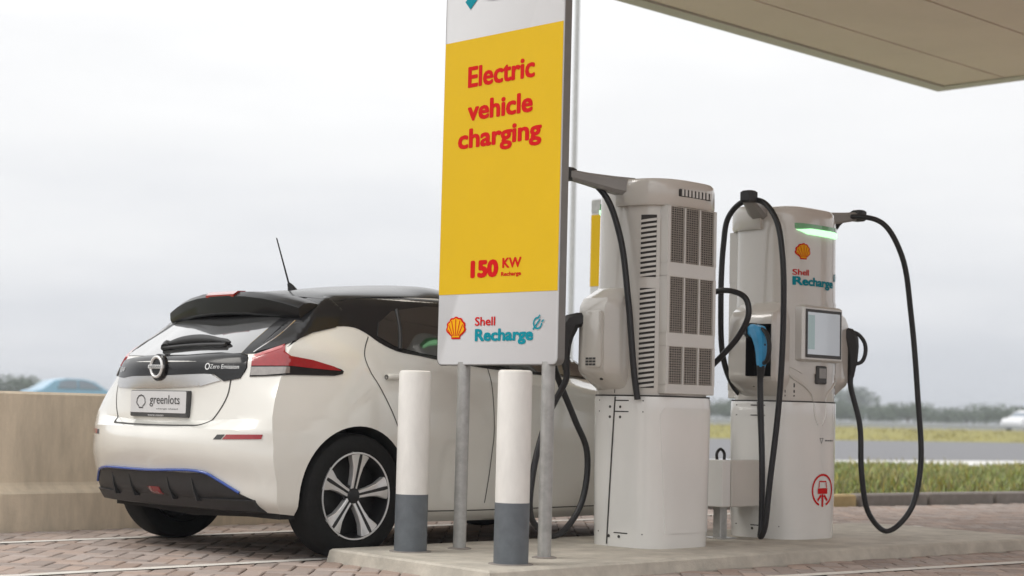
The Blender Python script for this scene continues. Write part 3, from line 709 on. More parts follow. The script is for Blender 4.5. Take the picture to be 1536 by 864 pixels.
    mb = MB(); mb.box(-.188, .178, -.276, -.20, 1.058, 1.392, .012); sc = mb.build('screen_bezel', BEZEL, E)
    mb = MB(); mb.box(-.168, .158, -.2785, -.25, 1.080, 1.370); mb.build('screen_frame', DARKPL, sc)
    mb = MB(); mb.box(-.151, .141, -.2805, -.26, 1.100, 1.352); d = mb.build('display', SCREEN, sc)
    mb = MB(); mb.box(-.150, -.091, -.2812, -.27, 1.13, 1.335); mb.build('display_column', SCREEN2, sc)
    mb = MB(); mb.box(-.045, .045, -.268, -.2, .925, 1.035, .006); rd = mb.build('card_reader', DARKPL, E)
    mb = MB(); mb.box(-.03, .03, -.2705, -.25, .96, 1.02); mb.build('reader_window', ARMGREY, rd)
    for s in (-1, 1):
        pts = [(s * .215, 1.02), (s * .20, .965), (s * .12, .905), (s * .07, .86), (s * .055, .82)]
        f = fU(.0); mb = MB(); mb.tube([f(p) for p in curve(pts, 4)], .0085, 8); mb.build('trim_ridge', HOUSING, E, 60)
        pts = [(s * .055, .81), (s * .05, .74), (s * .02, .68)]
        f = fL(.0); mb = MB(); mb.tube([f(p) for p in curve(pts, 4)], .006, 8); mb.build('trim_ridge', CABINET, E, 60)
        for z0, z1 in ((.868, .885), (.845, .855), (.90, .925)):
            decal('sticker', fan([(s * .20 - .022, z0), (s * .20 + .016, z0), (s * .20 + .016, z1), (s * .20 - .022, z1)]), fU(.002), DARKPL, E)
    # emblem low on the front: car over a cable in a broken ring
    cx, cz = .035, .29
    decal('emblem_ring', stroke(arc(cx, cz, .092, .092, -70, 250, 40), .013), fL(.0025), SIGNR, E)
    decal('emblem_window', stroke([(cx - .035, cz + .015), (cx - .03, cz + .052), (cx + .03, cz + .052), (cx + .035, cz + .015)], .009), fL(.0025), SIGNR, E)
    decal('emblem_car', fan([(cx - .045, cz - .022), (cx + .045, cz - .022), (cx + .045, cz + .012), (cx - .045, cz + .012)]), fL(.0025), SIGNR, E)
    decal('emblem_cable', stroke([(cx, cz - .024), (cx, cz - .10)], .016), fL(.0025), SIGNR, E)
    for s in (-1, 1): decal('emblem_cable', stroke([(cx + s * .014, cz - .030), (cx + s * .045, cz - .062)], .016), fL(.0025), SIGNR, E)
    decal('marking', stroke([(.0, .60), (.03, .60), (.015, .57)], .006, True), fL(.002), DARKPL, E)
    for k in range(4): decal('marking', fan([(.05 + k * .022, .583), (.065 + k * .022, .583), (.065 + k * .022, .591), (.05 + k * .022, .591)]), fL(.002), DARKPL, E)
    # back: low panel outline
    V, F = patch(LB, [(-.19, .08), (.15, .08), (.19, .72), (.17, .755), (-.19, .755)], (0, 1, 0), (1, 0, 0), (0, 0, 1), (0, -1, 0), .004, .03); obj('back_panel', V, F, CABINET, E, 40)
    # cables (in the unit's own coordinates)
    inv = Matrix.Translation((*loc, ISL_Z)) @ Matrix.Rotation(rz, 4, 'Z') @ Matrix.Diagonal((1.13, 1.06, 1, 1)); inv = inv.inverted()
    for pts, r, plug in cables:
        P = [tuple(inv @ Vector(p)) for p in pts]
        if plug:
            p0 = inv @ Vector(plug[0]); o = inv.to_3x3() @ Vector(plug[1]); cb = MB()
            end = Vector(p0) + o.normalized() * .035 - Vector((0, 0, .225))
            cb.tube(curve(P + [tuple(end - Vector((0, 0, .06))), tuple(end)], 8), r, 10); c = cb.build('charging_cable', CABLE, E, 60)
            gun('charging_plug', c, p0, o, plug[2], None)
        else:
            cb = MB(); cb.tube(curve(P, 8), r, 10); cb.build('charging_cable', CABLE, E, 60)
    return E
CB = .0165
charger((8.52, 6.195), 0, 'beige charger with lit green bar, screen and blue plug', [
    ([(8.36, 6.33, .86), (8.22, 6.35, .97), (8.09, 6.33, 1.14), (8.01, 6.29, 1.44), (8.0, 6.27, 1.80), (8.0, 6.235, 1.97), (8.0, 6.13, 2.055), (7.99, 5.98, 2.045), (7.98, 5.87, 1.93), (7.97, 5.815, 1.72), (7.98, 5.81, 1.35), (7.99, 5.84, .88), (7.97, 5.885, .40), (7.965, 5.915, .14), (7.972, 5.945, .095), (7.985, 5.95, .16), (7.99, 5.955, .5)], CB, ((8.055, 6.05, 1.25), (-.35, -.94, 0), BLUEPLUG)),
    ([(8.80, 6.33, .85), (8.93, 6.31, 1.2), (8.99, 6.26, 1.75), (9.01, 6.12, 2.04), (9.04, 5.99, 2.06), (9.13, 5.89, 2.02), (9.24, 5.82, 1.82), (9.32, 5.80, 1.45), (9.37, 5.78, .95), (9.385, 5.765, .50), (9.32, 5.80, .22), (9.17, 5.87, .095), (9.05, 5.92, .20), (8.985, 5.935, .45), (8.975, 5.945, .75)], CB, ((8.90, 6.01, 1.28), (.75, -.62, 0), BLACKPL))])
charger((7.215, 6.135), math.pi, 'beige charger showing its vented back and slotted corner', [
    ([(6.915, 5.985, .86), (6.90, 6.00, 1.0), (6.885, 6.04, 1.4), (6.875, 6.10, 1.75), (6.84, 6.19, 1.98), (6.76, 6.27, 2.065), (6.66, 6.36, 2.05), (6.60, 6.44, 1.85), (6.63, 6.47, 1.45), (6.76, 6.47, 1.05), (6.93, 6.46, .75), (7.03, 6.45, .56), (6.98, 6.45, .26), (6.78, 6.45, .105), (6.60, 6.45, .20), (6.60, 6.45, .45), (6.72, 6.45, .78)], CB, ((6.79, 6.345, 1.25), (-.75, .66, 0), BLACKPL)),
    ([(7.62, 6.36, .93), (7.70, 6.36, 1.25), (7.74, 6.28, 1.44), (7.75, 6.17, 1.495), (7.75, 6.02, 1.505), (7.75, 5.91, 1.46), (7.75, 5.885, 1.37), (7.74, 5.94, 1.25), (7.71, 6.04, 1.13), (7.66, 6.14, 1.02), (7.60, 6.2, .93), (7.50, 6.22, .9)], .0165, None)])

# small utility box between the chargers
E = empty('utility_box', (8.035, 6.24, ISL_Z)); tag(E, 'small grey metal utility box on a short post between the chargers', 'utility box')
mb = MB(); mb.box(-.175, -.098, -.10, .10, .19, .465, .005); mb.build('door', CABINET, E)
mb = MB(); mb.box(-.094, .175, -.105, .10, .19, .465, .005); mb.build('case', ARMGREY if False else HOUSING, E)
mb = MB(); mb.box(-.098, -.094, -.09, .09, .2, .46); mb.build('door_gap', SEAM, E)
mb = MB(); mb.box(-.085, -.02, -.02, .04, .0, .195, .006); p = mb.build('post', GALV, E)
mb = MB(); mb.box(-.125, .02, -.06, .08, -.003, .008, .002); mb.build('base_plate', GALV, p)
mb = MB(); mb.tube(curve([(-.10, 0, .455), (-.105, 0, .50), (-.07, 0, .525), (-.035, 0, .50), (-.035, 0, .455)], 6), .009, 8); mb.build('lifting_loop', CABLE, E, 60)

# ================================================================== CAR
# body surface: rings from sill to roof, each a half outline from the middle of the tail round the side to the nose
def rings():
    # per ring: rear[(x,y,z)x5], side: w list, z list ; front
    S=[.12,.24,.40,.58,.75,.88]   # side fractions between rear crease and front corner
    out=[]
    def ring(xr,zr,xc,yc,zc,ws,zs,xf,zf,xfc,yfc,zfc,b=2.6,zmid=None):
        # rear: centre (xr,zr) -> crease (xc,yc,zc)
        r=[]
        for t in (0,.36,.66,.88,1):
            y=yc*t; k=t**b
            r.append((xr+(xc-xr)*k, y, zr+(zc-zr)*t**1.6))
        for s,w,z in zip(S,ws,zs):
            r.append((xc+(xfc-xc)*s,w,z))
        r.append((xfc,yfc,zfc))
        for t in (.72,.38,0):
            y=yfc*t; r.append((xf+(xfc-xf)*t**2.4,y,zf+(zfc-zf)*t**1.6))
        out.append(r)
    #      xr   zr    xc   yc   zc    ws(6)                                zs(6)                                 xf   zf   xfc  yfc  zfc
    ring(-.60,.272,-.42,.79,.235,[.80,.80,.80,.80,.80,.78],[.19,.175,.17,.17,.175,.18],3.50,.17,3.15,.72,.18)
    ring(-.665,.325,-.47,.83,.285,[.855,.86,.862,.862,.86,.84],[.25,.235,.23,.23,.235,.24],3.58,.24,3.18,.78,.25)
    ring(-.69,.43,-.49,.845,.39,[.882,.878,.875,.875,.882,.865],[.37,.36,.36,.36,.36,.37],3.62,.36,3.2,.81,.37)
    ring(-.735,.53,-.515,.845,.50,[.892,.884,.878,.88,.893,.875],[.49,.48,.48,.48,.48,.48],3.63,.46,3.2,.82,.47)
    ring(-.74,.60,-.515,.842,.58,[.895,.889,.884,.884,.895,.875],[.57,.56,.56,.56,.56,.56],3.625,.55,3.2,.82,.56)
    ring(-.72,.655,-.52,.836,.65,[.894,.893,.892,.892,.893,.87],[.64,.63,.62,.62,.63,.62],3.61,.62,3.19,.81,.63)
    ring(-.635,.685,-.512,.82,.72,[.89,.892,.894,.894,.89,.865],[.72,.70,.69,.69,.70,.69],3.58,.68,3.17,.79,.70)
    ring(-.63,.80,-.478,.795,.82,[.88,.887,.888,.888,.885,.855],[.81,.79,.78,.78,.79,.77],3.52,.745,3.12,.76,.78)
    ring(-.635,.885,-.44,.775,.90,[.868,.878,.88,.88,.87,.83],[.89,.87,.86,.86,.86,.84],3.42,.80,3.05,.72,.84)
    ring(-.635,1.0,-.385,.75,1.0,[.846,.86,.868,.866,.845,.79],[.99,.955,.94,.93,.915,.90],3.1,.885,2.75,.66,.915)
    ring(-.58,1.035,-.35,.735,1.07,[.81,.838,.85,.842,.81,.73],[1.07,1.03,1.005,.985,.975,.965],2.75,.955,2.38,.64,.975)
    ring(-.385,1.155,-.22,.68,1.185,[.742,.772,.79,.785,.752,.69],[1.185,1.16,1.135,1.12,1.11,1.095],2.35,1.12,2.05,.64,1.09)
    ring(-.18,1.285,-.09,.62,1.30,[.668,.695,.71,.706,.685,.65],[1.31,1.30,1.285,1.275,1.26,1.24],1.98,1.265,1.72,.60,1.235)
    ring(-.03,1.375,.03,.555,1.375,[.59,.61,.625,.622,.605,.58],[1.385,1.39,1.395,1.40,1.39,1.365],1.64,1.405,1.45,.545,1.365)
    ring(.04,1.41,.10,.44,1.405,[.47,.48,.49,.49,.48,.46],[1.42,1.432,1.445,1.465,1.45,1.425],1.50,1.445,1.36,.43,1.425)
    ring(.12,1.425,.14,.22,1.422,[.24,.25,.25,.25,.25,.24],[1.44,1.458,1.475,1.49,1.49,1.465],1.40,1.475,1.3,.22,1.468)
    ring(.15,1.428,.16,.001,1.428,[.001]*6,[1.447,1.466,1.484,1.50,1.495,1.475],1.36,1.482,1.29,.001,1.475)
    return np.array(out)   # [nr,15,3]
def car_body():
    G = rings(); X = G[:, :, 0]; G[:, :, 0] = np.where(X > .6, .6 + (X - .6) * .9, X)
    G = crom(G, 5, (5, 6, 9)); G = crom(G.transpose(1, 0, 2), 6, (4,)).transpose(1, 0, 2)
    nr = G.shape[0]; full = np.concatenate([G, (G * np.array([1, -1, 1]))[:, -2:0:-1]], axis=1)
    n = full.shape[1]; V = full.reshape(-1, 3); F = []
    for i in range(nr - 1):
        for j in range(n):
            k = (j + 1) % n; F.append((i * n + j, (i + 1) * n + j, (i + 1) * n + k, i * n + k))
    F.append(tuple(range(n)))
    return V, F
WB = .6 + 2.1 * .9                       # front axle
CAR = empty('electric_car', (5.665, 7.69, 0)); tag(CAR, 'white electric hatchback with black roof parked beside the chargers', 'car')
V, F = car_body()
CARB = bvh_of(V, F[:-1])
bm = bmesh.new(); vv = [bm.verts.new(tuple(map(float, v))) for v in V]
for f in F:
    try: bm.faces.new([vv[i] for i in f])
    except ValueError: pass
bmesh.ops.remove_doubles(bm, verts=bm.verts, dist=.0025); bmesh.ops.recalc_face_normals(bm, faces=bm.faces)
me = bpy.data.meshes.new('body'); bm.to_mesh(me); bm.free()
body = link('body', me, [PAINT, UNDER], CAR)
cob = []
for ax, s in ((0, -1), (0, 1), (WB, -1), (WB, 1)):
    mb = MB(); r = .352 if ax == 0 else .348
    prof = [(r, s * .60), (r, s * .80), (r - .006, s * 1.0)]
    mb.lathe(prof if s > 0 else prof, 'y', (ax, 0, .335), 56)
    bmx = bmesh.new(); me2 = bpy.data.meshes.new('c'); me2.from_pydata(mb.V, [], mb.F); bmx.from_mesh(me2); bmesh.ops.recalc_face_normals(bmx, faces=bmx.faces); bmx.to_mesh(me2); bmx.free()
    me2.materials.append(PAINT); me2.materials.append(UNDER); me2.polygons.foreach_set('material_index', [1] * len(me2.polygons))
    o = bpy.data.objects.new('c', me2); COL.objects.link(o); cob.append(o); o.location = CAR.location
    md = body.modifiers.new('b', 'BOOLEAN'); md.object = o; md.operation = 'DIFFERENCE'; md.solver = 'EXACT'
bpy.context.view_layer.update()
dg = bpy.context.evaluated_depsgraph_get(); me = bpy.data.meshes.new_from_object(body.evaluated_get(dg)); body.modifiers.clear(); body.data = me
for o in cob: bpy.data.objects.remove(o)
me.polygons.foreach_set('use_smooth', [True] * len(me.polygons)); me.set_sharp_from_angle(angle=R(28))

SIDE = dict(o=(0, -2, 0), u=(1, 0, 0), v=(0, 0, 1), d=(0, 1, 0))          # right flank, outline in (x, z)
REAR = dict(o=(-2, 0, 0), u=(0, -1, 0), v=(0, 0, 1), d=(1, 0, 0))         # tail, outline in (-y, z)
q45 = math.sqrt(.5)
CORN = dict(o=(-2 * q45, -2 * q45, 0), u=(q45, -q45, 0), v=(0, 0, 1), d=(q45, q45, 0))   # right rear corner, outline in ((x-y)/sqrt2, z)
TOP = dict(o=(0, 0, 3), u=(1, 0, 0), v=(0, 1, 0), d=(0, 0, -1))
def cpatch(name, poly, fr, M, e=.004, h=.03, par=None, mirror=False, smooth=50):
    V, F = patch(CARB, poly, fr['o'], fr['u'], fr['v'], fr['d'], e, h, mirror); return obj(name, V, F, M, par or CAR, smooth)
def both(name, poly, fr, M, e=.004, h=.03, pars=(None, None)):
    return [cpatch(name, poly, fr, M, e, h, pars[k], bool(k)) for k in (0, 1)]
def smooth_poly(P, n=4): 
    Q = [tuple(p) for p in crom(list(P) + [P[0]], n)]; return Q[:-1]
def co(*pts): return [((x - y) * q45, z) for x, y, z in pts]

# floating black roof and pillars
blackline = [(-.35, 1.083), (-.28, 1.126), (-.179, 1.170), (-.028, 1.205), (.073, 1.203), (.137, 1.174), (.199, 1.131), (.301, 1.089), (.464, 1.068), (.584, 1.052), (.9, 1.022), (1.3, 1.0), (1.75, .99), (2.12, .985)]
lower = [tuple(p) for p in crom(blackline, 3)]
both('side_roof_band', lower + [(1.95, 1.09), (1.66, 1.24), (1.40, 1.36), (1.0, 1.395), (.5, 1.395), (.1, 1.375), (-.05, 1.31), (-.2, 1.20)], SIDE, BLACKPAINT, .003)
cpatch('roof', round_rect(-.02, 1.40, -.615, .615, .08, 5), TOP, BLACKPAINT, .0045, .04)
cpatch('tailgate_surround', [(-.70, 1.075), (-.60, 1.045), (-.4, 1.037), (.4, 1.037), (.60, 1.045), (.70, 1.075), (.62, 1.27), (.56, 1.37), (-.56, 1.37), (-.62, 1.27)], REAR, BLACKPAINT, .0035)
both('rear_pillar', [(.085, 1.052), (.15, 1.07), (.24, 1.095), (.306, 1.126), (.37, 1.165), (.48, 1.20), (.50, 1.30), (.42, 1.37), (.30, 1.375), (.27, 1.31), (.22, 1.23), (.14, 1.13)], CORN, BLACKPAINT, .008, .015)
gl = [(-.60, 1.043), (-.25, 1.034), (.0, 1.034), (.25, 1.034), (.525, 1.046), (.505, 1.10), (.478, 1.19), (.46, 1.27), (.0, 1.285), (-.46, 1.27), (-.49, 1.19), (-.55, 1.10)]
rw = cpatch('rear_window', gl, REAR, SCREENGLASS, .006)
for s in (-1, 1):
    f = drape(CARB, **{k: REAR[k] for k in ('o', 'u', 'v', 'd')}, e=.006)
    mb = MB(); mb.tube([f(p) for p in curve([(s * .585, 1.05), (s * .60, 1.13), (s * .585, 1.228)], 6)], .0045, 6); mb.build('gate_edge', CHROME, CAR, 60)
# side windows
rear_gl = [(.20, 1.165), (.30, 1.115), (.46, 1.085), (.70, 1.06), (.93, 1.04), (.93, 1.355), (.62, 1.352), (.36, 1.31), (.24, 1.24)]
front_gl = [(.99, 1.035), (1.3, 1.015), (1.75, 1.005), (1.96, 1.0), (1.86, 1.09), (1.60, 1.23), (1.38, 1.325), (1.2, 1.348), (.99, 1.355)]
both('rear_side_window', rear_gl, SIDE, GLASS, .007); both('front_side_window', front_gl, SIDE, GLASS, .007)
for k in (0, 1):
    f = drape(CARB, **SIDE, e=.008); pts = [f(p) for p in ((.33, 1.10), (.37, 1.20), (.40, 1.32))]
    if k: pts = [(x, -y, z) for x, y, z in pts]
    mb = MB(); mb.tube(curve(pts, 5), .011, 6); mb.build('window_bar', BLACKPL, CAR, 60)
FRONTD = dict(o=(5, 0, 0), u=(0, 1, 0), v=(0, 0, 1), d=(-1, 0, 0))
cpatch('windscreen', [(-.62, 1.0), (.62, 1.0), (.57, 1.2), (.50, 1.36), (-.50, 1.36), (-.57, 1.2)], FRONTD, GLASS, .005, .05)
cpatch('grille', [(-.28, .42), (.28, .42), (.34, .66), (.20, .72), (-.20, .72), (-.34, .66)], FRONTD, BLACKPL, .004, .05)
for s in (-1, 1): cpatch('headlight', [(s * .42, .66), (s * .70, .70), (s * .74, .78), (s * .5, .75)], FRONTD, CLEARLENS, .006, .05)
cpatch('lower_grille', round_rect(-.6, .6, .25, .36, .04, 3), FRONTD, BLACKPL, .004, .05)

# spoiler: a thick black lip at the top of the tailgate
def spo(y):
    t = abs(y) / .60; xr = -.285 + .085 * t ** 2.2; zt = 1.392 - .075 * t ** 2.4; zb = 1.268 - .035 * t ** 2
    return [(.03 + .03 * t, y, zt + .012 - .02 * t), (-.12, y, zt + .014 - .004 * t), (xr + .035, y, zt + .004), (xr, y, zt - .022), (xr + .004, y, zt - .06), (xr + .012, y, zb + .012), (xr + .03, y, zb), (xr + .10, y, zb + .012), (.0, y, zb + .06)]
mb = MB(); mb.loft([spo(y) for y in (-.60, -.59, -.56, -.48, -.36, -.22, -.08, .08, .22, .36, .48, .56, .59, .60)]); sp = mb.build('spoiler', MATTEBLACK, CAR, 45)
mb = MB(); mb.loft([[(x - .004, y, z) for x, z in ((-.250, 1.3985), (-.280, 1.378), (-.278, 1.364), (-.20, 1.36), (-.20, 1.401))] for y in (-.13, -.05, .05, .13)]); mb.build('brake_light', RED, sp, 40)
# antenna
mb = MB(); mb.tube([(.22, 0, 1.42), (.20, 0, 1.458), (.185, 0, 1.475)], [.035, .018, .009], 10); an = mb.build('antenna_foot', BLACKPL, CAR, 50)
mb = MB(); mb.tube([(.19, 0, 1.465), (.09, 0, 1.725)], [.0055, .0035], 8); mb.build('antenna_rod', BLACKPL, an, 50)

# tailgate: dark trim band, silver strip, emblem, badges, plate
band = cpatch('tailgate_trim', smooth_poly([(-.535, 1.01), (-.22, 1.035), (.17, 1.037), (.56, 1.04), (.585, 1.0), (.59, .945), (.35, .936), (.0, .925), (-.3, .922), (-.525, .918), (-.56, .96)], 2), REAR, BLACKPAINT, .008)
cpatch('silver_strip', [(-.525, .917), (-.3, .921), (.0, .924), (.35, .935), (.40, .936), (.47, .902), (.34, .871), (.0, .857), (-.3, .857), (-.49, .861), (-.53, .885)], REAR, CHROME, .006)
cpatch('trim_corner', [(.42, .935), (.588, .944), (.578, .915), (.49, .898)], REAR, BLACKPAINT, .007)
f = drape(CARB, **REAR, e=.014); fb = drape(CARB, **REAR, e=.010)
mb = MB(); mb.lathe([(.072, .0), (.072, -.02), (.066, -.026), (.0, -.027)], 'x', (-.63, .012, .968), 32, caps=False); em = mb.build('emblem', BLACKPAINT, CAR, 40)
fe = lambda e: plane_map((-.657, 0, .0), (0, -1, 0), (0, 0, 1), (-1, 0, 0), e)
mb = MB(); mb.tube([(-.659, .012 + .053 * math.cos(R(a)), .970 + .053 * math.sin(R(a))) for a in range(0, 361, 12)], .0085, 8); mb.build('emblem_ring', BADGE, em, 60)
mb = MB(); mb.box(-.669, -.655, -.056, .080, .961, .981, .002); mb.build('emblem_bar', BADGE, em)
decal('emblem_lettering', fit(text2d('NISSAN'), -.064, .040, .964, .978), fe(.0135), INK, em)
decal('badge_lettering', fit(text2d('Zero Emission'), .395, .560, .963, .985), drape(CARB, **REAR, e=.011), BADGE, band)
decal('badge_symbol', stroke([(.378 + .013 * math.cos(R(a)), .974 + .015 * math.sin(R(a))) for a in range(0, 360, 20)], .006, True), drape(CARB, **REAR, e=.011), BADGE, band)
decal('badge_lettering', fit(text2d('LEAF'), -.52, -.42, .948, .972), drape(CARB, **REAR, e=.011), BADGE, band)
fp = lambda e: plane_map((-.642, 0, 0), (0, -1, 0), (.05, 0, 1), (-1, 0, 0), e)
PL = MB(); PL.box(-.648, -.60, -.268, .268, .706, .846, .004); pl = PL.build('plate_frame', DARKPL, CAR)
fp = lambda e: plane_map((-.648, 0, 0), (0, -1, 0), (0, 0, 1), (-1, 0, 0), e)
decal('number_plate', fan(round_rect(-.262, .262, .728, .842, .008, 3)), fp(.002), PLATE, pl)
decal('plate_lettering', fit(text2d('greenlots'), -.075, .205, .760, .822), fp(.004), INK, pl)
decal('plate_lettering', fit(text2d('charge ahead'), -.01, .19, .744, .754), fp(.004), DARKPL, pl)
decal('plate_emblem', stroke([(-.205 + x * .09, .748 + y * .075) for x, y in pecten(.9)], .006, True), fp(.004), INK, pl)
decal('plate_lettering', fit(text2d('www.nissan'), -.09, .06, .710, .721), fp(.004), PLATE, pl)
# panel gaps
def gap(pts, fr, w=.006, e=.0015, mirror=True, name='panel_gap'):
    f = drape(CARB, **fr, e=e); P = [tuple(p) for p in crom(pts, 5)]; V2, Fc = stroke(P, w)
    V = [f(p) for p in V2]; decal_obj = obj(name, V, Fc, SEAM, CAR)
    if mirror: obj(name, [(x, -y, z) for x, y, z in V], [tuple(reversed(q)) for q in Fc], SEAM, CAR)
gap([(.14, 1.158), (.09, 1.095), (.07, 1.048), (.085, .975), (.129, .907), (.185, .817), (.232, .737), (.27, .66)], SIDE)
gap([(.96, 1.03), (.97, .8), (.965, .5), (.93, .27)], SIDE); gap([(1.98, .98), (2.0, .8), (1.97, .5), (1.95, .27)], SIDE)
gap([(.35, .235), (.9, .23), (1.9, .235)], SIDE)
gap([(.525, .940), (.523, .823), (.465, .72), (.41, .676), (.30, .668), (.0, .664)], REAR, .008, .0015)
gap([(-.27, .944), (-.33, .80), (-.43, .70)], SIDE, .004) if False else None
# door handles, mirrors
for k, sgn in ((0, -1), (1, 1)):
    for x0 in (.18, 1.06):
        mb = MB(); f = drape(CARB, **SIDE, e=.012); P = [f((x0 + t * .21, .945 + .006 * math.sin(t * 3.14))) for t in (0, .06, .15, .5, .85, .94, 1)]
        if k: P = [(x, -y, z) for x, y, z in P]
        rs = [.010, .015, .017, .017, .016, .014, .009]; mb.tube(P, rs, 8); h = mb.build('door_handle', PAINT, CAR, 60)
        mb = MB(); mb.tube([P[0], P[1]], [.012, .013], 8); mb.build('handle_end', DARKPL, h, 60)
    mb = MB(); mb.loft([[(1.78 + dx, sgn * yy, 1.06 + dz) for dx, dz in ((0, -.05 * s), (.09 * s, -.045 * s), (.12 * s, .02 * s), (.08 * s, .075 * s), (0, .075 * s), (-.02, .0))] for yy, s in ((.80, .5), (.86, .75), (.91, 1.0), (.99, 1.0), (1.02, .8))]); mb.build('door_mirror', BLACKPAINT, CAR, 50)

# tail lights (right one and its mirror)
tail_red = co((-.347, -.69, 1.100), (-.415, -.64, 1.064), (-.478, -.591, 1.033), (-.497, -.609, .981), (-.43, -.69, .983), (-.363, -.762, .985), (-.25, -.80, .976), (-.15, -.83, .970), (-.092, -.84, .969), (-.126, -.824, .989), (-.236, -.785, 1.019), (-.351, -.749, 1.036), (-.37, -.722, 1.058))
tail_base = co((-.478, -.591, 1.031), (-.497, -.609, .979), (-.512, -.619, .925), (-.468, -.691, .929), (-.36, -.777, .939), (-.133, -.834, .941), (-.082, -.84, .952), (-.076, -.84, .966), (-.09, -.84, .975), (-.126, -.824, .988), (-.36, -.755, 1.0))
tail_clear = co((-.499, -.609, .975), (-.365, -.762, .980), (-.374, -.772, .947), (-.47, -.691, .934), (-.508, -.619, .932))
bases = both('tail_light', tail_base, CORN, BLACKPAINT, .007, .02)
both('red_lens', tail_red, CORN, RED, .011, .02, bases); both('clear_lens', tail_clear, CORN, CLEARLENS, .011, .02, bases)
both('lens_rib', co((-.345, -.69, 1.100), (-.478, -.591, 1.035), (-.482, -.595, 1.020), (-.37, -.69, 1.075)), CORN, mat('pale_red_lens', (.50, .09, .09), .1, coat=1), .0125, .02, bases)
rf = both('reflector', co((-.638, -.61, .629), (-.546, -.792, .634), (-.55, -.787, .611), (-.648, -.59, .604)), CORN, RED, .004, .02)
both('reflector_end', co((-.66, -.562, .627), (-.642, -.602, .629), (-.651, -.584, .604), (-.672, -.545, .603)), CORN, DARKPL, .0035, .02, rf)
# lower bumper: dark diffuser with fins, blue line, fog lamp
dpoly = [(-.70, .335), (-.63, .395), (-.50, .418), (.0, .424), (.46, .428), (.53, .397), (.65, .335), (.72, .305), (.70, .268), (.40, .276), (.0, .278), (-.55, .272), (-.70, .285)]
df = cpatch('rear_diffuser', dpoly, REAR, BLACKPL, .006)
f = drape(CARB, **REAR, e=.010)
mb = MB(); mb.tube([f(p) for p in curve([(-.70, .34), (-.62, .40), (-.50, .422), (.0, .428), (.46, .433), (.54, .40), (.66, .338)], 6)], .0075, 8); mb.build('blue_trim', BLUEPL, df, 60)
for y in (-.40, -.2, .16, .36):
    f = drape(CARB, **REAR, e=.0); a_, b_ = Vector(f((y, .40))), Vector(f((y + .03, .285)))
    mb = MB(); mb.loft([[tuple(p + Vector((dx, s * .006, 0))) for dx, s in ((.02, -1), (-w_, -1), (-w_, 1), (.02, 1))] for p, w_ in ((a_, .008), (.5 * (a_ + b_), .032), (b_, .045))]); mb.build('fin', BLACKPL, df)
cpatch('fog_light', [(-.02, .343), (.085, .343), (.092, .303), (-.005, .303)], REAR, mat('dull_red_lens', (.22, .008, .012), .2, coat=.6), .011, .03, df)
mb = MB(); mb.loft([[(x, y, .205 - .02 * (abs(y) < .5)) for y in (-.76, -.5, 0, .5, .76)] + [(x, y, .26) for y in (.76, -.76)] for x in (-.40, -.3, .45, 2.1, 2.9)]); mb.build('underbody', UNDER, CAR)
mb = MB(); mb.loft([[(-.605 + c_, y, .312), (-.637 + c_, y, .300), (-.60 + c_, y, .246), (-.50 + c_, y, .232), (-.33, y, .232), (-.33, y, .312)] for y, c_ in ((-.73, .095), (-.66, .055), (-.5, .012), (-.25, -.004), (0, -.006), (.25, -.004), (.5, .012), (.66, .055), (.73, .095))]); mb.build('diffuser_lip', BLACKPL, df, 40)
# wiper
f = drape(CARB, **REAR, e=.03)
mb = MB(); P = [f(p) for p in curve([(-.13, 1.098), (-.05, 1.112), (.1, 1.122), (.25, 1.118), (.39, 1.104)], 5)]; mb.tube(P, [.016 + .014 * math.sin(math.pi * min(1, i / (len(P) - 1) * 1.25)) if i < len(P) - 1 else .006 for i in range(len(P))], 8); wp = mb.build('wiper', BLACKPL, CAR, 60)
P = [f(p) for p in curve([(-.14, 1.075), (.1, 1.088), (.38, 1.092)], 5)]; mb = MB(); mb.tube(P, .010, 6); mb.build('wiper_blade', BLACKPL, wp, 60)
mb = MB(); mb.tube([f((-.15, 1.10)), f((-.12, 1.078))], .024, 8); mb.build('wiper_pivot', BLACKPL, wp, 60)

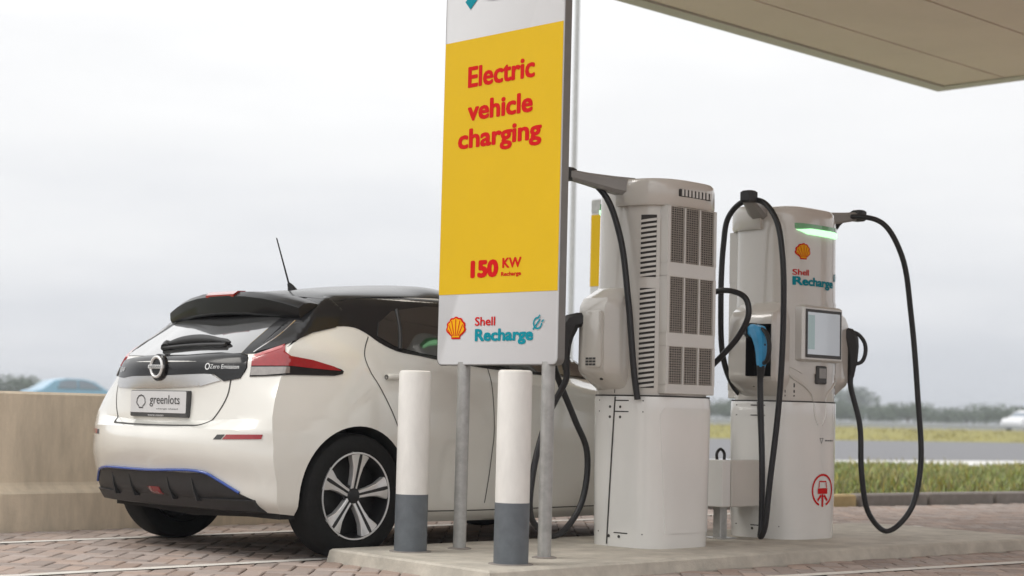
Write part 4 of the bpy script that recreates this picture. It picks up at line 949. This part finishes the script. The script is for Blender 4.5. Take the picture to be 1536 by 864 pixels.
# wheels
def wheel():
    E = []
    T = .3235; hw = .107
    prof = [(.222, -.088), (.232, -.100), (.262, -.1065), (.295, -.103), (.313, -.092), (.3215, -.072), (T, -.03), (T, .03), (.3215, .072), (.313, .092), (.295, .103), (.262, .1065), (.232, .100), (.222, .088)]
    mb = MB(); mb.lathe(prof, 'y', n=64, caps=False); E.append(('tyre', mb, RUBBER))
    g = MB()
    for k in (-.055, -.018, .018, .055):
        g.lathe([(T - .004, k - .004), (T + .0006, k - .004), (T + .0006, k + .004), (T - .004, k + .004)], 'y', n=64, caps=False)
    mb = MB(); mb.lathe([(.226, -.096), (.229, -.099), (.222, -.102), (.214, -.098), (.210, -.06), (.205, .06), (.224, .096)], 'y', n=64, caps=False); E.append(('rim', mb, DARKALLOY))
    mb = MB(); mb.lathe([(.227, -.100), (.226, -.1035), (.219, -.1035), (.217, -.098)], 'y', n=64, caps=False); E.append(('rim_lip', mb, SILVER))
    mb = MB(); mb.lathe([(.212, .0), (.06, -.012), (.0, -.012)], 'y', n=40, caps=False); E.append(('brake_disc', mb, mat('wheel_back', (.03, .03, .03), .5, metal=.5, var=.3, scale=12)))
    for k in range(5):
        a = R(90 + 72 * k); c, s = math.cos(a), math.sin(a)
        def pt(r, w, y): return (r * c - w * s, y, r * s + w * c)
        outl = [(.035, .020), (.10, .024), (.15, .033), (.19, .052), (.222, .066)]
        rings_ = []
        for r, w in outl:
            yf = -.070 - .030 * (r / .222) ** .8
            rings_.append([pt(r, -w, yf + .004), pt(r, -w * .86, yf), pt(r, w * .86, yf), pt(r, w, yf + .004), pt(r, w, yf + .035), pt(r, -w, yf + .035)])
        mb = MB(); mb.loft(rings_); E.append(('spoke', mb, SILVER))
        g = MB(); rings_ = []
        for r, w in ((.035, .006), (.12, .0075), (.19, .010), (.216, .008)):
            yf = -.070 - .030 * (r / .222) ** .8
            rings_.append([pt(r, -w, yf + .001), pt(r, -w, yf - .0012), pt(r, w, yf - .0012), pt(r, w, yf + .001)])
        g.loft(rings_); E.append(('spoke_groove', g, DARKALLOY))
        g = MB(); a2 = a + R(36); c2, s2 = math.cos(a2), math.sin(a2)
        V = [(r * c2 - w * s2, y, r * s2 + w * c2) for r, w, y in ((.10, -.028, -.045), (.10, .028, -.045), (.208, .075, -.07), (.208, -.075, -.07))]; 
    mb = MB(); mb.lathe([(.040, -.06), (.040, -.079), (.033, -.083), (.0, -.083)], 'y', n=24, caps=False); E.append(('hub_cap', mb, DARKALLOY))
    for k in range(5):
        a = R(90 + 36 + 72 * k); mb = MB(); mb.lathe([(.009, -.055), (.009, -.07), (.0, -.07)], 'y', (.055 * math.cos(a), 0, .055 * math.sin(a)), 8, caps=False); E.append(('wheel_nut', mb, DARKALLOY))
    return E
WP = wheel(); shared = {}
for ax, s in ((0, -1), (0, 1), (WB, -1), (WB, 1)):
    tyre = None
    for i, (nm, mb, M) in enumerate(WP):
        if i not in shared:
            o = obj(nm, mb.V, mb.F, M, CAR, 35); shared[i] = o.data
        else:
            o = bpy.data.objects.new(nm, shared[i]); COL.objects.link(o)
        if nm == 'tyre':
            o.name = 'wheel'; o.parent = CAR; o.location = (ax, s * .7785, .3235); o.rotation_euler = (0, R(7 if ax == 0 else 31), 0 if s < 0 else math.pi); tyre = o
        else: o.parent = tyre
# rear axle beam between the wheels
mb = MB(); mb.tube([(0, -.66, .30), (0, .66, .30)], .035, 10); mb.build('axle_beam', UNDER, CAR, 60)

# ================================================================== FAR CARS
def far_car(p, rz, M, label):
    E = empty('passing_car', p, rz); tag(E, label, 'car')
    prof = [(-2.15, .35), (-2.2, .62), (-2.1, .88), (-1.75, .96), (-1.15, 1.36), (-.6, 1.46), (.25, 1.45), (.75, 1.34), (1.35, .98), (2.0, .84), (2.2, .62), (2.18, .35)]
    rings_ = []
    for y, k in ((-.86, .0), (-.80, .04), (.80, .04), (.86, .0)):
        rings_.append([(x, y * (1 if z < .97 else .84), z + (0 if z > .4 else 0) - (.02 if abs(y) > .83 else 0)) for x, z in prof])
    mb = MB(); mb.loft(rings_); b = mb.build('body', M, E, 30)
    for s in (-1, 1):
        mb = MB(); P = [(-1.05, .99), (-.92, 1.30), (-.5, 1.39), (-.1, 1.39), (-.1, .99)]; Q = [(-.02, .99), (-.02, 1.39), (.25, 1.38), (.62, 1.28), (1.08, .99)]
        for W_ in (P, Q):
            mb = MB(); mb.loft([[(x, s * (.845 - .115 * (z - .97) / .45), z) for x, z in W_], [(x, s * (.60), z) for x, z in W_]]); mb.build('side_window', FARSILVER, E)
    for xx in (-1.35, 1.35):
        for s in (-1, 1):
            mb = MB(); mb.lathe([(.2, -.1), (.31, -.1), (.32, 0), (.31, .1), (.2, .1)], 'y', (xx, s * .78, .32), 20); mb.build('wheel', RUBBER, E, 40)
    mb = MB(); mb.loft([[(.80, y, 1.325), (1.33, y * 1.1, .995), (1.30, y * 1.1, .96), (.7, y, 1.30)] for y in (-.62, .62)]); mb.build('windscreen', FARSILVER, E)
    mb = MB(); mb.loft([[(-1.17, y, 1.345), (-1.72, y * 1.1, .98), (-1.65, y * 1.1, .95), (-1.1, y, 1.31)] for y in (-.62, .62)]); mb.build('rear_window', FARSILVER, E)
d = pix_dir(108); far_car(tuple(d * 80)[:2] + (.40,), R(-8), FARBLUE, 'pale blue car passing behind the concrete wall')
d = pix_dir(1545); pp = d * 126; far_car((pp.x, pp.y, .40), R(172), FARWHITE, 'white car driving on the motorway behind the guard rail')

# ================================================================== HAZE
mb = MB(); mb.box(-900, 2700, -1300, 2700, -1.2, 14)
hz = MB.build(mb, 'haze', []); hz['kind'] = 'stuff'
HM = bpy.data.materials.new('haze_air'); HM.use_nodes = True; n = HM.node_tree.nodes; n.clear()
ho = n.new('ShaderNodeOutputMaterial'); pv = n.new('ShaderNodeVolumePrincipled'); HM.node_tree.links.new(pv.outputs[0], ho.inputs['Volume'])
pv.inputs['Color'].default_value = (.86, .90, .96, 1); pv.inputs['Density'].default_value = .0010; pv.inputs['Anisotropy'].default_value = .2
hz.data.materials.append(HM)
tag(hz, 'pale air softening the far trees', 'haze')
